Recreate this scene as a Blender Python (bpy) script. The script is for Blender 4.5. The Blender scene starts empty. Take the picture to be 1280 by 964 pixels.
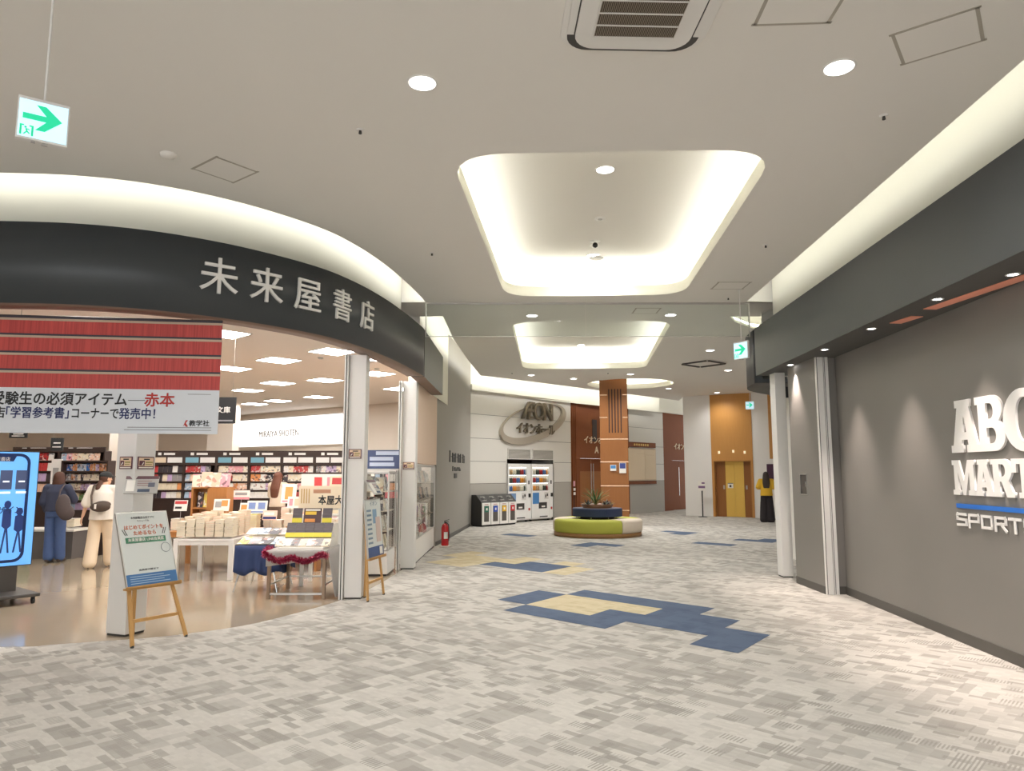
import bpy, bmesh, math, random
from mathutils import Vector, Matrix, Euler
random.seed(7)
PI = math.pi
SC = bpy.context.scene
COL = SC.collection

# ------------------------------------------------------------------ camera, world, exposure
cam_data = bpy.data.cameras.new('camera')
cam_data.sensor_fit = 'HORIZONTAL'
cam_data.sensor_width = 36.0
cam_data.lens = 36.0 * 900.0 / 1280.0
cam_data.clip_end = 200
cam = bpy.data.objects.new('camera', cam_data)
COL.objects.link(cam)
cam.location = (0, 0, 1.6)
cam.rotation_euler = (math.radians(90 + 6.84), 0, 0)
SC.camera = cam
SC.view_settings.view_transform = 'Standard'
SC.view_settings.look = 'None'
SC.view_settings.gamma = 1.0
SC.view_settings.use_curve_mapping = False
SC.view_settings.exposure = 0.30
SC.cycles.use_denoising = True
SC.cycles.max_bounces = 8
SC.cycles.diffuse_bounces = 5
SC.cycles.sample_clamp_indirect = 6.0
world = bpy.data.worlds.new('world')
SC.world = world
world.use_nodes = True
world.node_tree.nodes['Background'].inputs['Color'].default_value = (0.97, 0.985, 1.0, 1)
world.node_tree.nodes['Background'].inputs['Strength'].default_value = 2.3

DOWN_W = 185.0      # hall downlights
COVE_L = 13.0       # cove strips
PANEL_L = 26.0      # shop ceiling panels
SPOT_W = 190.0       # soffit wall washers
HC = 4.4            # hall ceiling
HS = 3.5            # shop ceiling
FB, FT = 3.15, 3.93 # fascia bottom / top

# ------------------------------------------------------------------ materials
def lin(c):
    c /= 255.0
    return c / 12.92 if c <= 0.04045 else ((c + 0.055) / 1.055) ** 2.4
def C(r, g, b): return (lin(r), lin(g), lin(b), 1.0)

MATS = {}
def mat(name, col, rough=0.6, metal=0.0, emit=0.0, ecol=None, spec=0.5, noise=0.0, nscale=20.0, bump=0.0, coat=0.0):
    if name in MATS: return MATS[name]
    m = bpy.data.materials.new(name); m.use_nodes = True
    nt = m.node_tree; b = nt.nodes['Principled BSDF']
    b.inputs['Base Color'].default_value = col
    b.inputs['Roughness'].default_value = rough
    b.inputs['Metallic'].default_value = metal
    b.inputs['Specular IOR Level'].default_value = spec
    b.inputs['Coat Weight'].default_value = coat
    if emit:
        b.inputs['Emission Color'].default_value = ecol or col
        b.inputs['Emission Strength'].default_value = emit
    if noise or bump:
        tc = nt.nodes.new('ShaderNodeTexCoord')
        n = nt.nodes.new('ShaderNodeTexNoise'); n.inputs['Scale'].default_value = nscale
        n.inputs['Detail'].default_value = 4
        nt.links.new(tc.outputs['Object'], n.inputs['Vector'])
        if noise:
            mx = nt.nodes.new('ShaderNodeMix'); mx.data_type = 'RGBA'
            mx.inputs['A'].default_value = tuple(min(1, c * (1 - noise)) for c in col[:3]) + (1,)
            mx.inputs['B'].default_value = tuple(min(1, c * (1 + noise)) for c in col[:3]) + (1,)
            nt.links.new(n.outputs['Fac'], mx.inputs['Factor'])
            nt.links.new(mx.outputs['Result'], b.inputs['Base Color'])
        if bump:
            bp = nt.nodes.new('ShaderNodeBump'); bp.inputs['Strength'].default_value = bump
            bp.inputs['Distance'].default_value = 0.01
            nt.links.new(n.outputs['Fac'], bp.inputs['Height'])
            nt.links.new(bp.outputs['Normal'], b.inputs['Normal'])
    MATS[name] = m
    return m

def wood(name, c0, c1, rough=0.45, scale=(14, 14, 0.7)):
    if name in MATS: return MATS[name]
    m = mat(name, c0, rough)
    nt = m.node_tree; b = nt.nodes['Principled BSDF']
    tc = nt.nodes.new('ShaderNodeTexCoord'); mp = nt.nodes.new('ShaderNodeMapping')
    mp.inputs['Scale'].default_value = scale
    n = nt.nodes.new('ShaderNodeTexNoise'); n.inputs['Scale'].default_value = 3; n.inputs['Detail'].default_value = 6
    n.inputs['Roughness'].default_value = 0.65
    mx = nt.nodes.new('ShaderNodeMix'); mx.data_type = 'RGBA'
    mx.inputs['A'].default_value = c0; mx.inputs['B'].default_value = c1
    nt.links.new(tc.outputs['Object'], mp.inputs['Vector']); nt.links.new(mp.outputs['Vector'], n.inputs['Vector'])
    nt.links.new(n.outputs['Fac'], mx.inputs['Factor']); nt.links.new(mx.outputs['Result'], b.inputs['Base Color'])
    return m

def stripes(name, c0, c1, freq, axis='X', rough=0.5, emit=0):
    """fine irregular stripes along an object axis"""
    m = mat(name, c0, rough)
    nt = m.node_tree; b = nt.nodes['Principled BSDF']
    tc = nt.nodes.new('ShaderNodeTexCoord'); mp = nt.nodes.new('ShaderNodeMapping')
    mp.inputs['Scale'].default_value = [freq if a == axis else 1.2 for a in 'XYZ']
    n = nt.nodes.new('ShaderNodeTexNoise'); n.inputs['Scale'].default_value = 1; n.inputs['Detail'].default_value = 3
    n.inputs['Roughness'].default_value = 0.7
    r = nt.nodes.new('ShaderNodeValToRGB'); r.color_ramp.elements[0].position = 0.38; r.color_ramp.elements[1].position = 0.62
    r.color_ramp.elements[0].color = c0; r.color_ramp.elements[1].color = c1
    nt.links.new(tc.outputs['Object'], mp.inputs['Vector']); nt.links.new(mp.outputs['Vector'], n.inputs['Vector'])
    nt.links.new(n.outputs['Fac'], r.inputs['Fac']); nt.links.new(r.outputs['Color'], b.inputs['Base Color'])
    return m

def glassmat(name, tint=(0.93, 0.96, 0.95, 1), refl=1.0):
    m = bpy.data.materials.new(name); m.use_nodes = True
    nt = m.node_tree; nt.nodes.clear()
    out = nt.nodes.new('ShaderNodeOutputMaterial'); mx = nt.nodes.new('ShaderNodeMixShader')
    tr = nt.nodes.new('ShaderNodeBsdfTransparent'); tr.inputs['Color'].default_value = tint
    gl = nt.nodes.new('ShaderNodeBsdfGlossy'); gl.inputs['Roughness'].default_value = 0.01
    fr = nt.nodes.new('ShaderNodeFresnel'); fr.inputs['IOR'].default_value = 1.45
    ge = nt.nodes.new('ShaderNodeNewGeometry'); iv = nt.nodes.new('ShaderNodeMath'); iv.operation = 'SUBTRACT'; iv.inputs[0].default_value = 1.0
    mu = nt.nodes.new('ShaderNodeMath'); mu.operation = 'MULTIPLY'
    nt.links.new(ge.outputs['Backfacing'], iv.inputs[1]); nt.links.new(fr.outputs['Fac'], mu.inputs[0]); nt.links.new(iv.outputs[0], mu.inputs[1])
    nt.links.new(mu.outputs[0], mx.inputs['Fac']); nt.links.new(tr.outputs[0], mx.inputs[1]); nt.links.new(gl.outputs[0], mx.inputs[2])
    nt.links.new(mx.outputs[0], out.inputs['Surface'])
    MATS[name] = m
    return m

def carpet(name, ca, cb, cc, contrast=1.0):
    """heathered carpet of short rectangular flecks in three sizes"""
    m = bpy.data.materials.new(name); m.use_nodes = True
    nt = m.node_tree; b = nt.nodes['Principled BSDF']; b.inputs['Roughness'].default_value = 0.95
    b.inputs['Specular IOR Level'].default_value = 0.1
    tc = nt.nodes.new('ShaderNodeTexCoord')
    dn = nt.nodes.new('ShaderNodeTexNoise'); dn.inputs['Scale'].default_value = 9; dn.inputs['Detail'].default_value = 5
    nt.links.new(tc.outputs['Object'], dn.inputs['Vector'])
    def cells(rot, sx, sy, w, off):
        mp = nt.nodes.new('ShaderNodeMapping'); mp.inputs['Rotation'].default_value = (0, 0, rot)
        mp.inputs['Location'].default_value = (off, off * 0.7, 0)
        nt.links.new(tc.outputs['Object'], mp.inputs['Vector'])
        a = nt.nodes.new('ShaderNodeVectorMath'); a.operation = 'MULTIPLY_ADD'
        a.inputs[1].default_value = (w, w, 0)
        nt.links.new(dn.outputs['Color'], a.inputs[0]); nt.links.new(mp.outputs['Vector'], a.inputs[2])
        s = nt.nodes.new('ShaderNodeVectorMath'); s.operation = 'SNAP'; s.inputs[1].default_value = (sx, sy, 10)
        nt.links.new(a.outputs[0], s.inputs[0])
        wn = nt.nodes.new('ShaderNodeTexWhiteNoise'); wn.noise_dimensions = '2D'
        nt.links.new(s.outputs[0], wn.inputs['Vector'])
        return wn.outputs['Value']
    v1 = cells(0.75, 0.25, 0.14, 0.02, 3.1); v2 = cells(0.75, 0.085, 0.15, 0.018, 9.7); v5 = cells(0.75, 0.14, 0.05, 0.01, 7.3); v3 = cells(0.75, 0.05, 0.025, 0.01, 5.3)
    v4 = cells(0.75, 0.48, 0.46, 0.0, 1.9)
    def ramp(v, p0, p1):
        r = nt.nodes.new('ShaderNodeMapRange'); r.inputs['From Min'].default_value = p0; r.inputs['From Max'].default_value = p1
        nt.links.new(v, r.inputs['Value']); return r.outputs['Result']
    def mix(fac, a, bb):
        x = nt.nodes.new('ShaderNodeMix'); x.data_type = 'RGBA'
        if hasattr(fac, 'is_linked') or not isinstance(fac, float): nt.links.new(fac, x.inputs['Factor'])
        else: x.inputs['Factor'].default_value = fac
        for k, q in (('A', a), ('B', bb)):
            if isinstance(q, tuple): x.inputs[k].default_value = q
            else: nt.links.new(q, x.inputs[k])
        return x.outputs['Result']
    def mul(v, k):
        q = nt.nodes.new('ShaderNodeMath'); q.operation = 'MULTIPLY'; q.inputs[1].default_value = k
        nt.links.new(v, q.inputs[0]); return q.outputs[0]
    base = mix(mul(ramp(v1, 0.62, 0.97), 0.72 * contrast), ca, cb)
    base = mix(mul(ramp(v2, 0.74, 0.86), 0.6 * contrast), base, cb)
    base = mix(mul(ramp(v5, 0.84, 0.90), 0.75 * contrast), base, cb)
    big = nt.nodes.new('ShaderNodeTexNoise'); big.inputs['Scale'].default_value = 0.9; big.inputs['Detail'].default_value = 2
    nt.links.new(tc.outputs['Object'], big.inputs['Vector'])
    base = mix(mul(ramp(big.outputs['Fac'], 0.48, 0.66), 0.45 * contrast), base, cc)
    # ribbed flecks: thin dark lines across some of the cells
    rib_mp = nt.nodes.new('ShaderNodeMapping'); rib_mp.inputs['Rotation'].default_value = (0, 0, 0.75)
    nt.links.new(tc.outputs['Object'], rib_mp.inputs['Vector'])
    wv = nt.nodes.new('ShaderNodeTexWave'); wv.inputs['Scale'].default_value = 14; wv.bands_direction = 'X'
    nt.links.new(rib_mp.outputs['Vector'], wv.inputs['Vector'])
    rm = nt.nodes.new('ShaderNodeMath'); rm.operation = 'MULTIPLY'
    nt.links.new(ramp(wv.outputs['Fac'], 0.45, 0.6), rm.inputs[0]); nt.links.new(ramp(cells(0.75, 0.16, 0.09, 0.01, 13.9), 0.86, 0.9), rm.inputs[1])
    base = mix(mul(rm.outputs[0], 0.8 * contrast), base, cb)
    base = mix(mul(ramp(v4, 0.0, 1.0), 0.25 * contrast), base, cc)
    base = mix(mul(v3, 0.2 * contrast), base, cb)
    fine = nt.nodes.new('ShaderNodeTexNoise'); fine.inputs['Scale'].default_value = 160; fine.inputs['Detail'].default_value = 2
    nt.links.new(tc.outputs['Object'], fine.inputs['Vector'])
    base = mix(mul(ramp(fine.outputs['Fac'], 0.4, 0.75), 0.35), base, cc)
    nt.links.new(base, b.inputs['Base Color'])
    MATS[name] = m
    return m

def covermat():
    """printed cover: the object's own colour with a paler title block and a picture of blotches"""
    m = bpy.data.materials.new('printed_cover'); m.use_nodes = True
    nt = m.node_tree; b = nt.nodes['Principled BSDF']; b.inputs['Roughness'].default_value = 0.4
    oi = nt.nodes.new('ShaderNodeObjectInfo'); tc = nt.nodes.new('ShaderNodeTexCoord')
    mp = nt.nodes.new('ShaderNodeMapping'); mp.inputs['Scale'].default_value = (2.5, 2.5, 4)
    cb = nt.nodes.new('ShaderNodeCombineXYZ')
    ml = nt.nodes.new('ShaderNodeMath'); ml.operation = 'MULTIPLY'; ml.inputs[1].default_value = 37
    nt.links.new(oi.outputs['Random'], ml.inputs[0]); 
    for i in range(3): nt.links.new(ml.outputs[0], cb.inputs[i])
    nt.links.new(tc.outputs['Generated'], mp.inputs['Vector']); nt.links.new(cb.outputs[0], mp.inputs['Location'])
    vo = nt.nodes.new('ShaderNodeTexVoronoi'); vo.inputs['Scale'].default_value = 1.0
    nt.links.new(mp.outputs[0], vo.inputs['Vector'])
    sx = nt.nodes.new('ShaderNodeSeparateColor'); nt.links.new(vo.outputs['Color'], sx.inputs[0])
    r = nt.nodes.new('ShaderNodeValToRGB'); r.color_ramp.interpolation = 'CONSTANT'
    e = r.color_ramp.elements
    e[0].position = 0; e[0].color = (0.03, 0.03, 0.05, 1)
    e[1].position = 0.3; e[1].color = (0.75, 0.7, 0.66, 1)
    for p, c in ((0.55, (0.45, 0.2, 0.16, 1)), (0.68, (0.8, 0.62, 0.5, 1)), (0.85, (0.85, 0.83, 0.8, 1))):
        q = e.new(p); q.color = c
    nt.links.new(sx.outputs[0], r.inputs['Fac'])
    f = nt.nodes.new('ShaderNodeMath'); f.operation = 'GREATER_THAN'; f.inputs[1].default_value = 0.62
    nt.links.new(sx.outputs[1], f.inputs[0])
    f2 = nt.nodes.new('ShaderNodeMath'); f2.operation = 'MULTIPLY'; f2.inputs[1].default_value = 0.7
    nt.links.new(f.outputs[0], f2.inputs[0])
    mx = nt.nodes.new('ShaderNodeMix'); mx.data_type = 'RGBA'
    nt.links.new(f2.outputs[0], mx.inputs['Factor']); nt.links.new(oi.outputs['Color'], mx.inputs['A']); nt.links.new(r.outputs['Color'], mx.inputs['B'])
    nt.links.new(mx.outputs['Result'], b.inputs['Base Color'])
    MATS['cover'] = m
    return m

M_ceil = mat('ceiling_paint', C(230, 227, 221), 0.9, spec=0.2)
M_cove = mat('cove_paint', C(240, 238, 226), 0.9, spec=0.2)
M_white = mat('white_paint', C(232, 229, 224), 0.6)
M_whitemet = mat('white_metal', C(228, 226, 222), 0.4)
M_fascia = mat('fascia_charcoal', C(60, 64, 67), 0.42, noise=0.05, nscale=3)
M_soffit = mat('fascia_underside', C(128, 104, 90), 0.5)
M_soffr = mat('soffit_dark', C(76, 75, 72), 0.7)
M_abc = mat('wall_grey', C(128, 124, 119), 0.55, noise=0.04, nscale=2)
M_greywall = mat('hall_grey_wall', C(150, 146, 138), 0.6)
M_base = mat('skirting_dark', C(82, 79, 74), 0.5)
M_black = mat('black_plastic', C(28, 28, 30), 0.4)
M_dark = mat('dark_grey', C(60, 58, 56), 0.5)
M_dado = mat('dado_grey', C(176, 172, 164), 0.6)
M_panelw = mat('wall_panel_white', C(218, 215, 208), 0.55)
M_groove = mat('joint_dark', C(70, 68, 64), 0.7)
M_brown = wood('brown_veneer', C(136, 74, 28), C(114, 57, 18), 0.7)
M_brownl = wood('brown_veneer_light', C(160, 104, 54), C(142, 88, 42), 0.5)
M_oak = wood('oak_veneer', C(204, 150, 82), C(186, 130, 66), 0.4)
M_easel = wood('pine', C(204, 160, 98), C(188, 140, 80), 0.5)
M_boxwood = wood('display_wood', C(186, 128, 70), C(166, 108, 54), 0.5)
M_gold = mat('gold_metal', C(228, 188, 92), 0.4, metal=0.15)
M_chrome = mat('chrome', C(210, 210, 208), 0.2, metal=1.0)
M_alu = mat('aluminium', C(190, 188, 184), 0.35, metal=0.8)
M_led = mat('led_strip', (1, 1, 1, 1), emit=COVE_L, ecol=(1.0, 0.995, 0.95, 1))
M_ledw = mat('led_strip_bright', (1, 1, 1, 1), emit=COVE_L * 0.8, ecol=(0.99, 1.0, 0.97, 1))
M_lampw = mat('lamp_white', (1, 1, 1, 1), emit=14.0, ecol=(1.0, 0.97, 0.93, 1))
M_leda = mat('led_strip_wall', (1, 1, 1, 1), emit=COVE_L * 1.6, ecol=(1.0, 0.99, 0.96, 1))
M_ledr = mat('led_strip_soft', (1, 1, 1, 1), emit=COVE_L * 0.6, ecol=(1.0, 0.995, 0.95, 1))
M_diff = mat('light_panel', (1, 1, 1, 1), emit=PANEL_L, ecol=(1.0, 0.975, 0.94, 1))
M_shopfloor = mat('vinyl_beige', C(166, 151, 130), 0.10, spec=0.7, noise=0.06, nscale=1.5)
M_shopceil = mat('shop_ceiling', C(238, 228, 219), 0.9, spec=0.2)
M_shopwall = mat('shop_wall', C(240, 228, 214), 0.8)
M_bcase = mat('bookcase_dark', C(58, 42, 36), 0.5)
M_glass = glassmat('clear_glass')
M_glass2 = glassmat('case_glass', (0.95, 0.96, 0.95, 1))
M_carpet = carpet('carpet_grey', C(200, 196, 188), C(142, 138, 131), C(178, 173, 166))
M_blue = carpet('carpet_blue', C(92, 104, 124), C(74, 86, 108), C(104, 116, 136), 0.6)
M_tan = carpet('carpet_tan', C(206, 194, 164), C(178, 164, 132), C(196, 182, 152), 0.8)
M_cover = covermat()
M_paper = mat('paper_white', C(236, 232, 224), 0.6)
M_pages = mat('page_block', C(236, 226, 204), 0.8)
M_ink = mat('ink_dark', C(40, 42, 44), 0.6)
M_red = mat('ink_red', C(190, 48, 40), 0.5)
M_navy = mat('ink_navy', C(34, 44, 100), 0.5)
M_signwhite = mat('sign_letter_white', C(236, 234, 230), 0.5)
M_skin = mat('skin', C(226, 180, 150), 0.5)

# ------------------------------------------------------------------ mesh builder
class MB:
    def __init__(s): s.bm = bmesh.new()
    def f(s, pts, m=0):
        vs = [s.bm.verts.new(p) for p in pts]
        fc = s.bm.faces.new(vs); fc.material_index = m; return fc
    def box(s, x0, y0, z0, x1, y1, z1, m=0):
        if x0 > x1: x0, x1 = x1, x0
        if y0 > y1: y0, y1 = y1, y0
        if z0 > z1: z0, z1 = z1, z0
        v = [s.bm.verts.new(p) for p in [(x0,y0,z0),(x1,y0,z0),(x1,y1,z0),(x0,y1,z0),(x0,y0,z1),(x1,y0,z1),(x1,y1,z1),(x0,y1,z1)]]
        for q in [(0,3,2,1),(4,5,6,7),(0,1,5,4),(1,2,6,5),(2,3,7,6),(3,0,4,7)]:
            s.bm.faces.new([v[i] for i in q]).material_index = m
        return s
    def cone(s, p0, p1, r0, r1=None, seg=16, m=0, caps=True):
        r1 = r0 if r1 is None else r1
        p0, p1 = Vector(p0), Vector(p1); d = (p1 - p0).normalized()
        a = d.orthogonal().normalized(); b = d.cross(a)
        A = [s.bm.verts.new(p0 + (a*math.cos(t)+b*math.sin(t))*r0) for t in [2*PI*i/seg for i in range(seg)]]
        B = [s.bm.verts.new(p1 + (a*math.cos(t)+b*math.sin(t))*r1) for t in [2*PI*i/seg for i in range(seg)]]
        for i in range(seg):
            j = (i+1) % seg
            s.bm.faces.new((A[i],A[j],B[j],B[i])).material_index = m
        if caps:
            s.bm.faces.new(A[::-1]).material_index = m; s.bm.faces.new(B).material_index = m
        return s
    def bar(s, p0, p1, w, h, up=(0,0,1), m=0):
        """rectangular bar from p0 to p1"""
        p0, p1 = Vector(p0), Vector(p1); d = (p1-p0).normalized(); up = Vector(up)
        a = d.cross(up).normalized(); b = a.cross(d)
        A = [s.bm.verts.new(p0+a*x*w/2+b*y*h/2) for x,y in ((-1,-1),(1,-1),(1,1),(-1,1))]
        B = [s.bm.verts.new(p1+a*x*w/2+b*y*h/2) for x,y in ((-1,-1),(1,-1),(1,1),(-1,1))]
        for i in range(4):
            j = (i+1) % 4; s.bm.faces.new((A[i],A[j],B[j],B[i])).material_index = m
        s.bm.faces.new(A[::-1]).material_index = m; s.bm.faces.new(B).material_index = m
        return s
    def tube(s, pts, r, seg=10, m=0):
        for a, b in zip(pts, pts[1:]): s.cone(a, b, r, r, seg, m)
        for p in pts[1:-1]: s.ball(p, r, m, 6)
        return s
    def ball(s, p, r, m=0, seg=12, sc=(1,1,1)):
        ret = bmesh.ops.create_uvsphere(s.bm, u_segments=seg, v_segments=max(6, seg//2+2), radius=1)
        for v in ret['verts']:
            v.co = Vector((v.co.x*r*sc[0], v.co.y*r*sc[1], v.co.z*r*sc[2])) + Vector(p)
        for fc in {f for v in ret['verts'] for f in v.link_faces}: fc.material_index = m; fc.smooth = True
        return s
    def lathe(s, prof, seg=32, m=0, c=(0,0,0), a0=0, a1=2*PI, smooth=True):
        full = abs(a1 - a0 - 2*PI) < 1e-6
        n = seg if full else seg + 1
        rings = []
        for r, z in prof:
            rings.append([s.bm.verts.new((c[0]+r*math.sin(a0+(a1-a0)*i/seg), c[1]-r*math.cos(a0+(a1-a0)*i/seg), c[2]+z)) for i in range(n)])
        for A, B in zip(rings, rings[1:]):
            for i in range(seg):
                j = (i+1) % n
                fc = s.bm.faces.new((A[i],A[j],B[j],B[i])); fc.material_index = m; fc.smooth = smooth
        return s
    def prism(s, poly, z0, z1, m=0, plane='xy'):
        def P(u, v, w): return (u, v, w) if plane == 'xy' else ((u, w, v) if plane == 'xz' else (w, u, v))
        A = [s.bm.verts.new(P(u, v, z0)) for u, v in poly]; B = [s.bm.verts.new(P(u, v, z1)) for u, v in poly]
        n = len(poly)
        for i in range(n):
            j = (i+1) % n; s.bm.faces.new((A[i],A[j],B[j],B[i])).material_index = m
        s.bm.faces.new(A[::-1]).material_index = m; s.bm.faces.new(B).material_index = m
        return s
    def sweep(s, path, prof, m=0, closed=False, smooth=True, mats=None, cap=True):
        """prof = [(offset to the path's right, z)], swept along a polyline in plan"""
        rows = []
        for off, z in prof:
            q = offset(path, off); rows.append([s.bm.verts.new((x, y, z)) for x, y in q])
        k = len(prof); pairs = [(i, i+1) for i in range(k-1)] + ([(k-1, 0)] if closed else [])
        for n, (a, b) in enumerate(pairs):
            for i in range(len(path)-1):
                fc = s.bm.faces.new((rows[a][i], rows[a][i+1], rows[b][i+1], rows[b][i]))
                fc.material_index = mats[n] if mats else m; fc.smooth = smooth
        if closed and cap:
            s.bm.faces.new([r[0] for r in rows]).material_index = m; s.bm.faces.new([r[-1] for r in rows][::-1]).material_index = m
        return s
    def obj(s, name, mats, parent=None, bevel=0.0, loc=None, rot=None, fix=True, sharp=None):
        me = bpy.data.meshes.new(name)
        if fix: bmesh.ops.recalc_face_normals(s.bm, faces=s.bm.faces)
        s.bm.to_mesh(me); s.bm.free()
        for mm in (mats if isinstance(mats, (list, tuple)) else [mats]): me.materials.append(mm)
        o = bpy.data.objects.new(name, me); COL.objects.link(o)
        if parent: o.parent = parent
        if loc: o.location = loc
        if rot: o.rotation_euler = rot
        if bevel:
            b = o.modifiers.new('bevel', 'BEVEL'); b.width = bevel; b.segments = 2; b.limit_method = 'ANGLE'
        return o

def offset(path, d):
    """polyline offset to its right-hand side"""
    out = []; n = len(path)
    for i in range(n):
        a = path[max(0, i-1)]; b = path[min(n-1, i+1)]
        tx, ty = b[0]-a[0], b[1]-a[1]; L = math.hypot(tx, ty)
        out.append((path[i][0] + ty/L*d, path[i][1] - tx/L*d))
    return out

def spline(P, k=6):
    out = []
    for i in range(len(P)-1):
        p0 = P[max(0, i-1)]; p1 = P[i]; p2 = P[i+1]; p3 = P[min(len(P)-1, i+2)]
        for j in range(k):
            t = j/k
            out.append(tuple(0.5*((2*p1[q])+(-p0[q]+p2[q])*t+(2*p0[q]-5*p1[q]+4*p2[q]-p3[q])*t*t+(-p0[q]+3*p1[q]-3*p2[q]+p3[q])*t**3) for q in (0, 1)))
    out.append(P[-1])
    return out

def tag(o, label=None, cat=None, group=None, kind=None):
    if label: o['label'] = label
    if cat: o['category'] = cat
    if group: o['group'] = group
    if kind: o['kind'] = kind
    return o
def thing(name, label, cat, loc=(0,0,0), rz=0.0, group=None):
    o = bpy.data.objects.new(name, None); COL.objects.link(o)
    o.empty_display_size = 0.1
    o.location = loc; o.rotation_euler = (0, 0, rz)
    return tag(o, label, cat, group)
def struct(o): o['kind'] = 'structure'; return o
def dup(root, loc=None, rz=None, label=None, group=None):
    r = root.copy(); COL.objects.link(r)
    if loc is not None: r.location = loc
    if rz is not None: r.rotation_euler = (0, 0, rz)
    if label: r['label'] = label
    if group: r['group'] = group
    for ch in list(root.children):
        c = ch.copy(); COL.objects.link(c); c.parent = r
        for g in list(ch.children):
            d = g.copy(); COL.objects.link(d); d.parent = c
    return r

_DG = None
def text(name, body, size, m, parent=None, loc=(0,0,0), rz=0.0, bold=0.0, extrude=0.002, width=None, align='CENTER', flat=False, shear=0.0, tilt=0.0, spacing=1.0, upright=True, bev=0.0):
    """lettering turned into a mesh; stands upright facing its own -Y"""
    c = bpy.data.curves.new('lettering', 'FONT'); c.body = body; c.size = size; c.resolution_u = 3
    c.align_x = align; c.align_y = 'CENTER'; c.extrude = extrude; c.bevel_depth = bold*size*0.55; c.bevel_resolution = 0; c.shear = shear; c.space_character = spacing
    if bev: c.bevel_depth = bev
    o = bpy.data.objects.new('lettering', c); COL.objects.link(o)
    dg = bpy.context.evaluated_depsgraph_get()
    me = bpy.data.meshes.new_from_object(o.evaluated_get(dg))
    bpy.data.objects.remove(o)
    if width:
        xs = [v.co.x for v in me.vertices]; w = max(xs)-min(xs)
        for v in me.vertices: v.co.x *= width/w
    me.materials.clear(); me.materials.append(m)
    q = bpy.data.objects.new(name, me); COL.objects.link(q)
    if parent: q.parent = parent
    q.location = loc
    q.rotation_euler = (PI/2 + tilt if upright else 0, 0, rz)
    return q

ORD = 'zeroth first second third fourth fifth sixth seventh eighth ninth tenth eleventh twelfth thirteenth fourteenth fifteenth sixteenth seventeenth eighteenth nineteenth twentieth'.split()
def ordw(n):
    if n <= 20: return ORD[n]
    tens = {2: 'twenty', 3: 'thirty', 4: 'forty'}[n//10]
    return {2:'twentieth',3:'thirtieth',4:'fortieth'}[n//10] if n % 10 == 0 else tens + '-' + ORD[n % 10]

# ------------------------------------------------------------------ plan lines
FASC = spline([(-9.6,6.55),(-7.2,6.5),(-5.6,6.48),(-4.78,6.5),(-4.07,6.58),(-3.43,6.82),(-2.82,7.28),(-2.25,7.98),(-1.95,8.65),(-1.73,9.5),(-1.58,10.4),(-1.47,11.3),(-1.44,11.66)], 5)
FASC2 = [(-1.44,11.72),(-1.43,12.6),(-1.42,13.6),(-1.41,14.55)]
def FRx(y): return 3.97 + 0.0542*(y-11.6)
FASR = [(FRx(y), y) for y in (11.62, 8, 4, 0, -3, -6)]              # walked towards the camera: right-hand side is the hall
FASR2 = spline([(6.6,14.75),(5.4,14.05),(4.75,13.45),(4.3,12.92),(4.08,12.4),(3.99,11.72)], 5)
WA0, WAD, WAN = Vector((-1.25,21.66)), Vector((0.672,0.7405)), Vector((0.7405,-0.672))
WE0, WED, WEN = Vector((6.42,26.87)), Vector((0.8467,-0.532)), Vector((-0.532,-0.8467))
ANG_A = math.atan2(WAD.y, WAD.x); ANG_E = math.atan2(WED.y, WED.x)
def A(s, n=0.0): p = WA0 + WAD*s + WAN*n; return (p.x, p.y)
def E(s, n=0.0): p = WE0 + WED*s + WEN*n; return (p.x, p.y)

def fill(name, loops, z, m, up=True):
    """flat polygon with holes"""
    bm = bmesh.new(); es = []
    for lp in loops:
        vs = [bm.verts.new((x, y, z)) for x, y in lp]
        for i in range(len(vs)): es.append(bm.edges.new((vs[i], vs[(i+1) % len(vs)])))
    bmesh.ops.triangle_fill(bm, edges=es, use_beauty=True, use_dissolve=False)
    bmesh.ops.recalc_face_normals(bm, faces=bm.faces)
    if bm.faces and (bm.faces[:][0].normal.z > 0) != up: bmesh.ops.reverse_faces(bm, faces=bm.faces)
    me = bpy.data.meshes.new(name); bm.to_mesh(me); bm.free(); me.materials.append(m)
    o = bpy.data.objects.new(name, me); COL.objects.link(o)
    return struct(o)

# ------------------------------------------------------------------ floors
EDGE = spline([(-9.6,6.9),(-7,6.88),(-4.7,6.86),(-4.3,6.95),(-3.95,7.08),(-3.44,7.28),(-2.82,7.78),(-2.4,8.6),(-2.12,9.4),(-1.97,10.1),(-1.86,11.2),(-1.80,12.3),(-1.74,13.5),(-1.66,15.8)], 4)
FL = fill('floor', [[(-9.6,-7)] + EDGE + [(-1.72,15.92),(-1.31,21.66)] + [A(-0.1,-1.2), A(13.9,-1.2), (12.2,33), (12.2,24), (12.2,-7)]], 0.0, M_carpet)
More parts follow.
